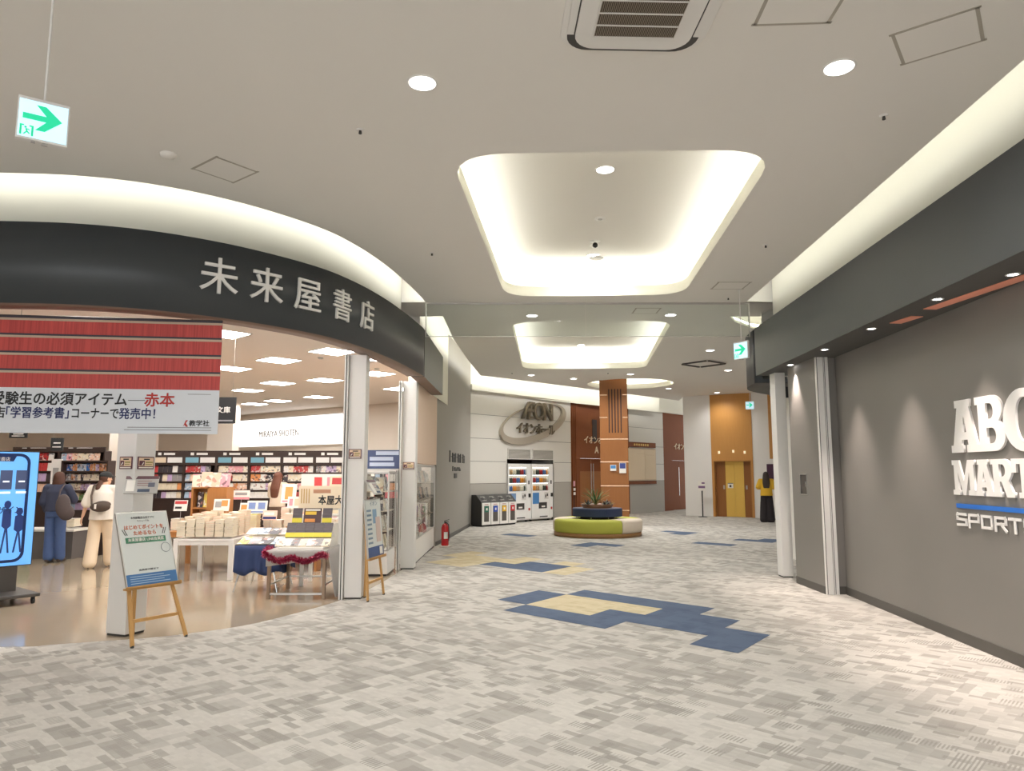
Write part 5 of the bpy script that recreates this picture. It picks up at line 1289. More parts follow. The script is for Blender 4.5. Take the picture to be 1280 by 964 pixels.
book((-3.29,11.98,0.32),(math.radians(-8),0,0),0.15,0.24,0.02,'white','white and dark book standing in the small wooden box','books in the small wooden box')
book((-3.54,11.98,0.32),(math.radians(-8),0,0),0.15,0.22,0.02,'peach','peach book standing in the small wooden box','books in the small wooden box')
# tall card rack behind
t = thing('card_rack','white rack with red and white cards behind the middle table','rack',(-3.35,13.7,0))
q = MB(); q.box(-0.62,-0.02,0.5,0.75,0.02,1.56); q.obj('back_board', M_paper, t)
q = MB(); q.box(-0.60,-0.12,0,-0.56,0.1,0.5); q.box(0.70,-0.12,0,0.74,0.1,0.5); q.box(-0.6,-0.12,1.02,0.74,-0.02,1.05); q.box(-0.6,-0.12,0.78,0.74,-0.02,0.81); q.obj('shelf', M_dark, t)
for a, z, w, h, mm in ((-0.30,1.30,.14,.2,M_redc),(-0.06,1.30,.14,.2,M_pinkc),(0.12,1.32,.12,.18,mat('hdr_grey',C(160,158,156))),(0.30,1.30,.26,.12,M_redc),(0.56,1.28,.14,.2,M_dark)): MB().box(a-w/2,-0.03,z,a+w/2,-0.02,z+h).obj('print', mm, t)
for k in range(9): book((-3.35-0.52+k*0.145,13.60,1.05 if k%2 else 0.81),(math.radians(-10),0,0),0.12,0.19,0.02,('white','peach','pink','cream','pale blue')[k%5],'%s book, %s on the white card rack' % (('white','peach','pink','cream','pale blue')[k%5], ordw(k+1)),'books on the white card rack')

# navy cloth table with magazines
def cloth_table(name, label, x0, y0, x1, y1, h, drop, mm, seed, cat, sides=('f','l','r'), drops=None):
    q = MB(); rnd = random.Random(seed); out = []
    def edge(a, b, n): return [(a[0]+(b[0]-a[0])*i/n, a[1]+(b[1]-a[1])*i/n) for i in range(n)]
    path = edge((x0,y1),(x0,y0),12)+edge((x0,y0),(x1,y0),18)+edge((x1,y0),(x1,y1),12)+[(x1,y1)]
    rows = []
    for r in range(7):
        u = r/6; row = []
        for i, (x, y) in enumerate(path):
            fx = -1 if i < 12 else (1 if i >= 30 else 0); fy = -1 if 12 <= i < 30 else 0
            amp = 0.024*u*math.sin(i*1.35+seed)+0.024*u
            row.append(q.bm.verts.new((x+fx*amp, y+fy*amp, h+0.006-(drop+0.03*math.sin(i*0.7+seed))*u)))
        rows.append(row)
    for A_, B_ in zip(rows, rows[1:]):
        for i in range(len(path)-1): f = q.bm.faces.new((A_[i],A_[i+1],B_[i+1],B_[i])); f.smooth = True
    q.f([(x0,y0,h+0.006),(x1,y0,h+0.006),(x1,y1,h+0.006),(x0,y1,h+0.006)])
    o = q.obj(name, mm); so = o.modifiers.new('thickness','SOLIDIFY'); so.thickness = 0.003
    return tag(o, label, cat)
t = thing('folding_table','folding table with thin splayed metal legs under the navy cloth','table',(-3.435,10.22,0))
MB().box(-0.285,-0.33,0.575,0.285,0.35,0.60).obj('tabletop', M_whitemet, t)
for sx in (-1,1):
    for sy in (-1,1): MB().cone((sx*0.16,sy*0.29,0.575),(sx*0.29,sy*0.33,0.0),0.012,0.012,10).obj('leg', M_chrome, t)
MB().cone((0.27,-0.32,0.05),(0.27,0.32,0.05),0.009).obj('brace', M_chrome, t)
cloth_table('tablecloth','navy blue cloth draped over the folding table with magazines',-3.73,9.88,-3.14,10.58,0.60,0.36,mat('cloth_navy',C(48,64,104),0.85,noise=0.06,nscale=30),3,'tablecloth')
mg = [('yellow','dark'),('pale blue','white'),('dark','red'),('grey','orange'),('pale blue','grey')]
for r in range(2):
    for k in range(4):
        col = (('yellow','grey','dark','pale blue'),('white','pale blue','dark','grey'))[r][k]
        book((-3.66+k*0.152, 9.96+r*0.32, 0.622+0.10*r), (math.radians(-72),0,rb.uniform(-.08,.08)), 0.145, 0.235, 0.010, col, '%s magazine, %s from the left in the %s row on the navy cloth' % (col, ordw(k+1), ('front','back')[r]), 'magazines on the navy cloth', 'magazine', 'magazine')
t = thing('book_riser','pale low riser behind the magazines on the navy cloth','riser',(-3.435,10.40,0.606)); MB().box(-0.285,-0.14,0,0.285,0.14,0.10).obj('block', mat('riser_cream',C(226,210,186),0.7), t)
# tinsel table
t = thing('work_table','bare metal framed table with a grey skirt and pink tinsel','table',(-2.74,9.78,0))
MB().box(-0.37,-0.42,0.57,0.37,0.42,0.60).obj('tabletop', M_whitemet, t)
M_lg = mat('leg_bronze', C(140,118,98), 0.35, metal=0.6)
for sx in (-1,1):
    for sy in (-1,1): MB().box(sx*0.35-0.02,sy*0.40-0.02,0,sx*0.35+0.02,sy*0.40+0.02,0.57).obj('leg', M_lg, t)
q = MB(); q.box(-0.33,-0.41,0.05,0.33,-0.39,0.075); q.box(-0.33,0.39,0.16,0.33,0.41,0.18); q.box(-0.36,-0.38,0.16,-0.34,0.38,0.18); q.box(0.34,-0.38,0.16,0.36,0.38,0.18); q.obj('stretcher', M_alu, t)
M_skirt = mat('cloth_grey', C(176,172,168), 0.85)
q = MB()
rows = []
for r in range(6):
    u = r/5; rows.append([q.bm.verts.new((-3.125+0.77*i/20, 9.345-0.012*math.sin(i*1.1)*u, 0.606-u*(0.20-0.10*i/20))) for i in range(21)])
for A_, B_ in zip(rows, rows[1:]):
    for i in range(20): q.bm.faces.new((A_[i],A_[i+1],B_[i+1],B_[i])).smooth = True
q.f([(-3.125,9.345,0.606),(-2.355,9.345,0.606),(-2.355,10.2,0.606),(-3.125,10.2,0.606)])
o = q.obj('tablecloth', M_skirt); o.modifiers.new('thickness','SOLIDIFY').thickness = 0.003; tag(o,'short grey cloth hanging at the front of the tinsel table','tablecloth')
q = MB(); rows = []
for r in range(8):
    u = r/7; rows.append([q.bm.verts.new((-2.352+0.11*u+0.025*math.sin(i*1.5)*u, 9.36+0.75*i/14, 0.612-0.585*u)) for i in range(15)])
for A_, B_ in zip(rows, rows[1:]):
    for i in range(14): q.bm.faces.new((A_[i],A_[i+1],B_[i+1],B_[i])).smooth = True
o = q.obj('side_cloth', M_skirt); o.modifiers.new('thickness','SOLIDIFY').thickness = 0.003; tag(o,'long grey cloth hanging to the floor beside the middle pillar','tablecloth')
# tinsel garland
q = MB(); rt = random.Random(5); pts = []
for i in range(61):
    u = i/60; x = -3.14+0.79*u; z = 0.575-0.05*math.sin(u*PI*1.0)-0.055*abs(math.sin(u*PI*2.2)); y = 9.315-0.012
    pts.append(Vector((x,y,z)))
pts = [Vector((-3.135,9.62-0.3*i/8,0.60-0.02*math.sin(i))) for i in range(8)] + pts
for p in pts:
    for k in range(34):
        d = Vector((rt.gauss(0,1), rt.gauss(0,1)*0.75, rt.gauss(0,1))).normalized()*rt.uniform(.03,.058); s_ = d.orthogonal().normalized()*0.004
        if p.y+d.y > 9.335 and p.y < 9.33: d.y = -abs(d.y)
        q.bm.faces.new([q.bm.verts.new(v) for v in (p-s_, p+s_, p+d+s_*.6, p+d-s_*.6)]).material_index = rt.choice((0,0,1))
o = q.obj('tinsel_garland', [mat('tinsel_magenta',C(150,24,64),0.3,metal=0.5), mat('tinsel_pink',C(222,110,140),0.25,metal=0.5)], fix=False); tag(o,'magenta tinsel garland draped along the front of the table','garland')
# stepped display of black and yellow books
t = thing('step_display','white stepped book display on the tinsel table','display stand',(-2.70,9.80,0.606))
q = MB(); q.box(-0.30,-0.38,0,0.28,-0.10,0.03); q.box(-0.28,-0.10,0,0.30,0.10,0.12); q.box(-0.26,0.10,0,0.30,0.30,0.30); q.obj('step', M_paper, t)
for k in range(7): book((-3.02+k*0.100, 9.50, 0.636+0.03*(k%3 == 3)), (math.radians(-62),0,0), 0.10, 0.16, 0.016, ('cream','white','grey')[k%3], '%s booklet, %s from the left in the front row of the stepped display' % (('cream','white','grey')[k%3], ordw(k+1)), 'booklets on the stepped display', 'booklet', 'booklet')
M_yb = mat('wrap_yellow', C(228,214,70), 0.5)
def banded(x, y, z, w, h, label, rot=-18):
    t = thing('black_book', label, 'book', (x, y, z), 0, 'black books with yellow bands')
    o = MB().box(-w/2,-0.02,0,w/2,0,h).obj('cover', stripes('cover_charcoal', C(70,64,70), C(104,96,100), 30, 'Z'), t, rot=(math.radians(rot),0,0))
    MB().box(-w/2-0.0015,-0.022,0.002,w/2+0.0015,0.001,h*0.32).obj('band', M_yb, o)
for k in range(5): banded(-2.945+k*0.122, 9.72, 0.73, 0.118, 0.21, 'black book with a yellow band, %s from the left in the lower row' % ordw(k+1), -30)
for k in (0,3): banded(-2.92+k*0.135, 9.93, 0.91, 0.125, 0.2, 'black book with a yellow band, %s in the upper row' % ('left one' if k == 0 else 'right one'), -15)
t = thing('display_card','dark card with yellow and orange titles between the black books','display card',(-2.715,9.93,0.91))
o = MB().box(-0.12,-0.012,0,0.12,0,0.20).obj('card', mat('card_plum',C(84,62,62),0.5), t, rot=(math.radians(-15),0,0))
MB().box(-0.10,-0.016,0.11,0.05,-0.011,0.155).obj('title', mat('print_amber',C(228,190,70)), o); MB().box(-0.10,-0.016,0.01,0.04,-0.011,0.055).obj('title', M_org, o); MB().box(-0.10,-0.016,0.165,0.10,-0.011,0.185).obj('title', M_paper, o)
t = thing('award_board','cream award board with bold black characters above the black books','board',(-2.66,10.12,0.606))
q = MB(); q.box(-0.30,-0.006,0.49,0.44,0.006,0.80); o = q.obj('board', mat('board_ivory',C(240,224,196),0.6), t); q = MB(); q.box(-0.28,0.006,0,-0.25,0.02,0.7); q.box(0.25,0.006,0,0.28,0.02,0.7); q.obj('post', M_whitemet, t)
text('lettering','本屋大賞',0.135,M_ink,o,(0.20,-0.008,0.595),0,bold=0.04,extrude=0.001,width=0.46)
q = MB(); q.box(-0.10,-0.009,0.70,0.14,-0.005,0.75); q.obj('title', mat('print_brown',C(190,140,110)), o)
q = MB(); 
for k in range(4): q.box(-0.27+k*0.035,-0.009,0.56,-0.255+k*0.035,-0.005,0.76)
q.obj('side_lines', mat('print_gold',C(206,170,110)), o)
card(-2.50,10.55,1.0,0.34,0.55,mat('card_cream',C(238,224,196)),'tall cream poster with a red headline beside the middle pillar',marks=((.1,.78,.95,.95,M_redc),(.1,.1,.9,.4,mat('hdr_grey',C(160,158,156))),(.2,.42,.8,.7,mat('hdr_peach',C(240,200,170)))),z0=1.0)
table('display_table','low display table behind the award board',-3.0,10.4,-2.25,10.9,1.0,0.05,M_white,apron=0.0)
stack(-2.85,10.62,1.0,4,0.16,0.22,0.02,('white','cream'),'beside the cream poster')
t = thing('pop_balloon','round green sign on a stick beside the middle pillar','sign',(-2.42,10.62,1.0)); MB().ball((0,0,0.62),0.055,0,16,(0.8,0.25,1)).obj('disc', M_grn, t); MB().cone((0,0,0),(0,0,0.57),0.004).obj('stick', M_paper, t)
t = thing('pop_balloon','round green tag on the piles of the low wooden table','sign',(-4.42,12.16,0.62)); MB().ball((0,0,0.22),0.05,0,16,(0.8,0.25,1)).obj('disc', M_grn, t); MB().cone((0,0,0),(0,0,0.18),0.004).obj('stick', M_paper, t)

for x, y, z, w, h, mm, lab, mk in (
    (-5.55,12.2,0.95,.22,.18,M_paper,'white card with a red band at the left of the low wooden table',((.05,.65,.95,.92,M_redc),(.1,.2,.6,.4,M_dark))),
    (-4.05,12.20,0.80,.24,.16,mat('card_peach',C(240,206,186)),'peach card with a dark band between the two middle tables',((.05,.1,.95,.35,M_navy),(.1,.5,.8,.8,M_paper))),
    (-3.95,12.85,1.05,.26,.34,M_paper,'tall white card with an orange figure on the middle table',((.25,.2,.75,.85,M_org),(.1,.05,.9,.15,M_pinkc))),
    (-3.05,12.36,0.80,.30,.17,M_paper,'white card with a blue top at the right of the middle table',((.0,.7,1,1,mat('hdr_blue',C(120,170,190))),(.1,.2,.8,.5,M_pinkc))),
    (-2.92,12.9,1.08,.36,.22,M_paper,'white card with red characters behind the award board',((.1,.3,.35,.8,M_redc),(.5,.3,.9,.75,M_redc))),
    (-4.75,12.75,1.12,.30,.16,M_paper,'white card with a pink foot on the back piles of the low wooden table',((.0,.0,1,.25,M_pinkc),(.15,.45,.85,.75,mat('hdr_grey',C(160,158,156)))))):
    card(x, y, z, w, h, mm, lab, marks=mk)
# grey counter by the shoppers
t = thing('counter','dark grey low counter with a pale top between the shoppers','counter',(-8.6,14.05,0)); MB().box(-0.62,-0.45,0,0.45,0.1,0.50).obj('body', mat('counter_grey',C(98,94,92),0.6), t); MB().box(-0.66,-0.48,0.50,0.48,0.12,0.54).obj('top', M_paper, t)
stack(-8.35,13.9,0.54,5,0.2,0.26,0.03,('white','cream'),'on the grey counter')

# glass cases right of the middle pillar
def glass_case(x0, y0, x1, y1, zb, zt, label, seed):
    cx, cy = (x0+x1)/2, (y0+y1)/2; t = thing('glass_case', label, 'display case', (cx,cy,0)); a, d = (x1-x0)/2, (y1-y0)/2
    MB().box(-a,-d,0.03,a,d,zb).obj('base', M_white, t, bevel=0.004); MB().box(-a+.02,-d+.02,0,a-.02,d-.02,.03).obj('plinth', M_dark, t)
    q = MB(); q.box(-a,-d,zb,a,-d+0.006,zt); q.box(a-0.006,-d+.006,zb,a,d,zt); q.obj('pane', M_glass2, t)
    q = MB()
    for sx, sy in ((-1,-1),(1,-1),(1,1)): q.box(sx*a-0.012,sy*d-0.012,zb,sx*a+0.012,sy*d+0.012,zt)
    q.box(-a,-d-.01,zt-0.03,a,-d+.01,zt); q.box(a-.01,-d,zt-0.03,a+.01,d,zt); q.box(-a,-d-.008,zb,a,-d+.008,zb+.02); q.box(a-.008,-d,zb,a+.008,d,zb+.02); q.obj('frame', M_alu, t)
    MB().box(-a,-d,zt,a,d,zt+0.02).obj('lid', M_white, t)
    q = MB(); n = 4
    for k in range(1, n): z = zb+(zt-zb)*k/n; q.box(-a+.01,-d+.03,z-0.012,a-.02,d-.03,z)
    q.obj('shelf', mat('case_shelf',C(206,190,170),0.5), t); MB().box(-a,-d+.01,zb,-a+0.012,d-.01,zt).obj('back_panel', mat('case_back',C(196,188,178),0.6), t)
    rnd = random.Random(seed); nn = 0
    for k in range(n):
        z = zb+(zt-zb)*k/n+0.001 if k else zb+0.001
        yy = -d+0.09; side = 0
        while yy < d-0.08:
            col = rnd.choice(('white','cream','peach','grey','dark','pink','white','cream')); nn += 1
            hh = min(0.24,(zt-zb)/n-0.05)
            book((cx+a-0.13 if yy > -d+.12 else cx-a+0.12, cy+yy, z), (math.radians(-10),0,PI/2 if yy > -d+.12 else 0.2), 0.15, hh*rnd.uniform(.7,1), 0.02, col, '%s boxed item, %s in the %s' % (col, ordw(nn) if nn < 49 else 'last', label.split(',')[0]), 'goods in the glass cases', 'boxed_item', 'boxed goods')
            if yy <= -d+.12 and a > 0.16: 
                nn += 1; col = rnd.choice(('white','dark','yellow','cream'))
                book((cx+0.05, cy+yy, z), (math.radians(-10),0,0), 0.13, hh*rnd.uniform(.7,1), 0.02, col, '%s boxed item, %s in the %s' % (col, ordw(nn), label.split(',')[0]), 'goods in the glass cases', 'boxed_item', 'boxed goods')
            yy += 0.26
    return t
glass_case(-2.36,11.38,-1.93,12.08,0.38,1.60,'glass case between the slim pillars, with white base',1)
glass_case(-1.98,12.62,-1.68,15.75,0.42,1.72,'long glass case beside the far pillar, under the beige panel',2)
t = thing('window_poster','blue and white poster above the glass case between the slim pillars','poster',(-2.1,11.7,1.65)); MB().box(-0.30,-0.006,0,0.28,0.006,0.30).obj('sheet', mat('poster_navy',C(70,84,120),0.5), t)
q = MB(); q.box(-0.10,-0.010,0.22,0.27,-0.005,0.28); q.box(-0.20,-0.010,0.13,0.18,-0.005,0.19); q.box(-0.20,-0.010,0.04,0.2,-0.005,0.10); q.obj('print_band', mat('poster_pale',C(190,200,220)), t); q = MB(); q.box(-0.29,0.006,-0.03,0.27,0.02,0.3); q.obj('mount', M_white, t)

# fire extinguisher
t = thing('fire_extinguisher','red fire extinguisher on the floor at the foot of the grey wall','fire extinguisher',(-1.44,15.75,0))
MB().lathe([(0.0,0.03),(0.075,0.03),(0.08,0.05),(0.08,0.40),(0.06,0.47),(0.025,0.50),(0.0,0.50)], 24).obj('cylinder', mat('red_gloss',C(196,30,36),0.25,coat=0.5), t)
q = MB(); q.cone((0,0,0.50),(0,0,0.54),0.02,0.02,12); q.bar((-0.02,0,0.55),(0.09,0,0.58),0.02,0.012); q.bar((-0.02,0,0.53),(0.08,0,0.53),0.02,0.01); q.obj('valve', M_black, t)
MB().tube([Vector(p) for p in ((0.02,-0.02,0.52),(0.08,-0.06,0.48),(0.09,-0.05,0.30),(0.085,-0.03,0.14))], 0.010, 8).obj('hose', M_black, t)
MB().lathe([(0.0812,0.18),(0.0812,0.32)], 10, a0=-0.2, a1=0.9).obj('label_sticker', M_paper, t)
MB().lathe([(0.0,0.0),(0.12,0.0),(0.12,0.02),(0.09,0.03),(0.0,0.03)], 24).obj('tray', mat('tray_pale',C(206,190,180),0.5), t)

# the shelf rows and piles nobody could count, as one object
bm = bmesh.new(); names = [n for n, c in PAL]
for loc, rot, w, h, th, cn_ in LOOSE:
    n0 = len(bm.verts); f0 = len(bm.faces)
    bm.from_mesh(book_mesh(w, h, th)); bm.verts.ensure_lookup_table(); bm.faces.ensure_lookup_table()
    M_ = Matrix.Translation(loc) @ Euler(rot).to_matrix().to_4x4()
    for v in bm.verts[n0:]: v.co = M_ @ v.co
    for f in bm.faces[f0:]: f.material_index = names.index(cn_) if f.material_index == 0 else len(names)
me = bpy.data.meshes.new('shelf_books'); bm.to_mesh(me); bm.free()
for n, c in PAL: me.materials.append(mat('cover_'+n.replace(' ','_'), c, 0.45, noise=0.12, nscale=25))
me.materials.append(M_pages)
o = bpy.data.objects.new('shelf_books', me); COL.objects.link(o)
tag(o, 'remaining small books on the lower shelves and in the rear piles', 'books', kind='stuff')

# ------------------------------------------------------------------ easels with posters
def easel(loc, rz, label, spread=0.27, h=1.15, k=0.40, rear=0.46):
    t = thing('easel', label, 'easel', loc, rz)
    for sx in (-1,1):
        q = MB(); q.bar((sx*spread,0,0.012),(sx*spread*0.55,k*h,h),0.034,0.022,(0,1,0)); o = q.obj('leg', M_easel, t, bevel=0.002)
        MB().cone((sx*spread,0,0.0),(sx*spread,0,0.02),0.016,0.016,10).obj('rubber_foot', M_dark, o)
    q = MB(); q.bar((0.0,rear,0.012),(0.0,k*h+0.015,h),0.034,0.022,(0,1,0)); o = q.obj('rear_leg', M_easel, t, bevel=0.002)
    MB().cone((0,rear,0),(0,rear,0.02),0.016,0.016,10).obj('rubber_foot', M_dark, o)
    q = MB(); q.bar((-spread*0.91,k*0.22-0.004,0.22),(spread*0.91,k*0.22-0.004,0.22),0.03,0.018,(0,1,0)); q.obj('crossbar', M_easel, t); q = MB(); q.bar((-spread*0.6,k*h*0.93,h*0.93),(spread*0.6,k*h*0.93,h*0.93),0.03,0.018,(0,1,0)); q.obj('top_bar', M_easel, t)
    q = MB(); q.bar((-spread*1.05,k*0.50-0.045,0.505),(spread*1.05,k*0.50-0.045,0.505),0.05,0.018,(0,0,1)); q.bar((-spread*1.05,k*0.50-0.066,0.515),(spread*1.05,k*0.50-0.066,0.515),0.008,0.03,(0,0,1)); q.obj('ledge', M_easel, t)
    return t
def poster_board(loc, rz, label, lean=0.38, w=0.515, h=0.728):
    t = thing('poster_board', label, 'poster', loc, rz)
    o = MB().box(-w/2,-0.008,0,w/2,0.008,h).obj('panel', mat('poster_paper', C(214,218,214), 0.45), t, rot=(-lean,0,0))
    q = MB(); q.box(-w/2-.006,-0.011,-.003,-w/2+.004,0.011,h+.004); q.box(w/2-.004,-0.011,-.003,w/2+.006,0.011,h+.004); q.box(-w/2,-0.011,-.005,w/2,0.011,0.004); q.box(-w/2,-0.011,h-.004,w/2,0.011,h+.006); q.obj('frame', M_alu, o)
    return t, o
ez1 = (-3.33, 7.05); a1 = math.atan2(0.85, 0.53)
easel((ez1[0],ez1[1],0), a1, 'pine easel in front of the thick white pillar')
k = Vector((0,0.40*0.50-0.035)); kk = rot2(k, a1)
t, o = poster_board((ez1[0]+kk.x, ez1[1]+kk.y, 0.520), a1, 'points campaign poster on the left easel, orange heading and blue foot')
M_or = mat('ink_orange', C(206,110,70), 0.5); M_gr = mat('ink_green', C(64,130,96), 0.5); M_fb = mat('foot_blue', C(66,116,168), 0.5)
y = -0.010; W, H_ = 0.515, 0.728
MB().box(-W/2+.004,y-0.002,0.004,W/2-.004,y+0.002,0.115).obj('foot_band', M_fb, o)
q = MB()
for i in range(4): q.box(-0.22,y-0.004,0.022+i*0.022,0.18-0.06*(i%2),y-0.001,0.028+i*0.022)
q.obj('fine_print', mat('print_ice', C(170,196,220), 0.5), o)
text('lettering','はじめてポイントを',0.048,M_or,o,(0.0,y,0.575),0,bold=0.03,extrude=0.001,width=0.40)
text('lettering','ためるなら',0.048,M_or,o,(0.0,y,0.515),0,bold=0.03,extrude=0.001,width=0.23)
MB().box(-0.205,y-0.002,0.42,0.205,y+0.001,0.475).obj('green_band', M_gr, o)
text('lettering','未来屋書店 LINE会員証',0.038,M_paper,o,(0.0,y-0.003,0.448),0,bold=0.02,extrude=0.001,width=0.37)
text('lettering','未来屋書店公式アプリ',0.026,M_ink,o,(0.0,y,0.672),0,extrude=0.001,width=0.24); text('lettering','リニューアル',0.022,M_ink,o,(0.0,y,0.640),0,extrude=0.001,width=0.12)
q = MB()
for sx in (-1,1):
    for d in (0,0.02): q.bar((sx*(0.225-d),y,0.56),(sx*(0.200-d),y,0.50),0.005,0.003,(0,1,0))
q.obj('burst_mark', M_ink, o)
q = MB(); q.lathe([(0.045,0),(0.050,0),(0.050,0.002),(0.045,0.002)],20); o2 = q.obj('bubble', mat('ink_grey',C(130,140,140),0.6), o, loc=(0.19,y+0.001,0.355), rot=(PI/2,0,0))
text('lettering','会員証の提示で',0.020,M_ink,o,(-0.02,y,0.150),0,extrude=0.001,width=0.2)
ez2 = (-1.735, 9.44); a2 = math.radians(79)
easel((ez2[0],ez2[1],0), a2, 'pine easel beside the middle white pillar', k=0.10, rear=0.155)
kk = rot2(Vector((0,0.10*0.50-0.035)), a2); t, o = poster_board((ez2[0]+kk.x, ez2[1]+kk.y, 0.520), a2, 'pale poster with photos on the right easel, blue foot with a white square', lean=0.0997)
MB().box(-W/2+.004,y-0.002,0.004,W/2-.004,y+0.002,0.13).obj('foot_band', mat('foot_navy', C(72,94,140), 0.5), o); MB().box(0.12,y-0.004,0.02,0.22,y-0.001,0.115).obj('white_square', M_paper, o)
q = MB()
for i in range(8): q.box(-0.22,y-0.002,0.17+i*0.058,-0.08,y+0.001,0.195+i*0.058)
q.obj('list_line', mat('list_slate', C(120,140,156), 0.5), o)
q = MB(); q.box(-0.03,y-0.002,0.42,0.1,y+0.001,0.60); q.obj('picture', mat('list_blue', C(130,160,186), 0.5), o)
q = MB(); q.box(0.05,y-0.003,0.18,0.2,y,0.5); q.obj('picture', mat('list_rose', C(206,186,176), 0.5), o)
text('lettering','イオン',0.07,mat('list_slate', C(120,140,156), 0.5),o,(0.02,y,0.67),0,extrude=0.001,width=0.25)

# ------------------------------------------------------------------ digital display
ad = math.radians(52); dd = Vector((math.cos(ad), math.sin(ad)))
pr_ = Vector((-6.12,9.36)); W = 0.86; pc = pr_-dd*W/2
t = thing('digital_display','tall blue lit digital display on a dark wheeled stand','display',(pc.x,pc.y,0),ad)
z0, z1 = 0.43, 1.86
MB().box(-W/2,-0.03,z0,W/2,0.04,z1).obj('housing', M_black, t, bevel=0.006)
s = MB().box(-W/2+.012,-0.034,z0+.012,W/2-.012,-0.029,z1-.012).obj('screen', mat('screen_blue', C(100,160,220), 0.3, emit=0.62, ecol=C(96,168,236)), t)
M_sd = mat('screen_navy', C(24,44,88), 0.3, emit=0.12, ecol=C(24,44,100))
q = MB(); X0, X1, Z0, Z1, wd = -W/2+.04, W/2-.10, z0+.05, z1-.03, 0.035
R1 = rrect(X0,Z0,X1,Z1,0.12,5); R2 = rrect(X0+wd,Z0+wd,X1-wd,Z1-wd,0.09,5)
F = [[q.bm.verts.new((u,yy,v)) for u, v in L] for L, yy in ((R1,-0.037),(R2,-0.037))]; n = len(R1)
for i in range(n): j = (i+1) % n; q.bm.faces.new((F[0][i],F[0][j],F[1][j],F[1][i]))
q.obj('phone_outline', M_sd, s)
q = MB(); q.prism([(X0+.16,Z1-wd),(X0+.19,Z1-.10),(X1-.19,Z1-.10),(X1-.16,Z1-wd)], -0.038,-0.034, 0, 'xz'); o = q.obj('phone_notch', M_sd, s)
text('lettering','未来屋書店',0.055,M_signwhite,o,((X0+X1)/2,-0.0395,Z1-.075),0,extrude=0.0005,width=0.26)
q = MB()
for i in range(4): q.box(X0+.06+i*0.17,-0.037,1.38,X0+.19+i*0.17,-0.034,1.62 if i != 1 else 1.58)
q.obj('picture_tile', mat('screen_slate', C(72,84,116), 0.3, emit=0.2, ecol=C(80,90,130)), s)
q = MB()
for i in range(4): q.box(X0+.09+i*0.17,-0.040,1.47,X0+.16+i*0.17,-0.037,1.49); q.box(X0+.07+i*0.17,-0.040,1.33,X0+.18+i*0.17,-0.037,1.355)
q.obj('tile_caption', mat('screen_white', C(230,240,250), 0.3, emit=0.5, ecol=C(230,240,250)), s)
text('lettering','デザイン',0.10,M_sd,s,(X1-.24,-0.037,1.12),0,bold=0.03,extrude=0.0005,width=0.36,shear=0.15)
q = MB()
for i, (hh, w) in enumerate(((0.55,.09),(0.62,.10),(0.50,.08),(0.66,.10),(0.56,.10))):
    cx = X0+.10+i*0.135; zb = Z0+.12
    q.prism([(cx-w*.5,zb),(cx-w*.15,zb+hh*.45),(cx-w*.5,zb+hh*.5),(cx-w*.45,zb+hh*.8),(cx,zb+hh*.84),(cx+w*.45,zb+hh*.8),(cx+w*.5,zb+hh*.5),(cx+w*.15,zb+hh*.45),(cx+w*.5,zb),(cx+w*.3,zb),(cx,zb+hh*.4),(cx-w*.3,zb)], -0.037,-0.034,0,'xz')
    q.prism([(cx+0.038*math.cos(2*PI*j/12), zb+hh*.9+0.05*math.sin(2*PI*j/12)) for j in range(12)], -0.037,-0.034,0,'xz')
q.obj('screen_silhouette', mat('screen_indigo', C(40,60,116), 0.3, emit=0.15, ecol=C(40,60,120)), s)
M_std = mat('stand_grey', C(74,70,66), 0.5)
q = MB(); q.box(-0.28,-0.02,0.12,0.28,0.10,z0+.01); q.box(-0.2,0.04,z0,0.2,0.10,1.2); q.obj('column', M_std, t)
q = MB(); q.prism([(-0.46,-0.42),(0.42,-0.42),(0.42,0.38),(-0.46,0.38)], 0.085, 0.125); q.obj('base', M_std, t, bevel=0.01)
for x, yy in ((-.40,-.36),(.36,-.36),(-.40,.32),(.36,.32)):
    q = MB(); q.cone((x-.015,yy,0.035),(x+.015,yy,0.035),0.035,0.035,16); q.box(x-.02,yy-.012,0.035,x+.02,yy+.012,0.087); q.obj('caster', M_black, t)

# marks on the grey wall
gw = Vector((-1.25-(-1.66), 21.66-15.9)).normalized(); ag = math.atan2(gw.y, gw.x)
def GW(px, z):
    kx = (px-640)/900/0.985; tt = (-1.66-kx*15.9)/(kx*gw.y-gw.x)
    return Vector((-1.66,15.9))+gw*tt
for nm, (p0x, p1x, za, zb), lab, bars in (('wall_lettering',(563,582,1.84,2.12),'dark metal lettering high on the grey wall before the lettered wall',6),('wall_lettering',(567,577,1.62,1.74),'smaller dark marks under the lettering on the grey wall',4),('wall_symbol',(569,575,1.44,1.56),'small dark square symbol lowest on the grey wall',1)):
    a, b_ = GW(p0x, za), GW(p1x, za); t = thing(nm, lab, 'wall lettering', (a.x, a.y, 0), ag); Lg = (b_-a).length
    if bars == 1: MB().box(0,-0.02,za,Lg*.5,-0.0,zb).obj('mark', M_dark, t)
    else:
        for i in range(bars):
            q = MB(); w = Lg/bars; zz = zb if i in (0,) else zb-(zb-za)*0.15
            q.box(i*w,-0.02,za,i*w+w*.3,0,zz); q.box(i*w+w*.3,-0.02,(za+zb)/2-0.015,i*w+w*.7,0,(za+zb)/2+0.015); 
            if i % 2: q.box(i*w+w*.5,-0.02,za,i*w+w*.75,0,zz-0.03)
            q.obj('letter', M_dark, t)

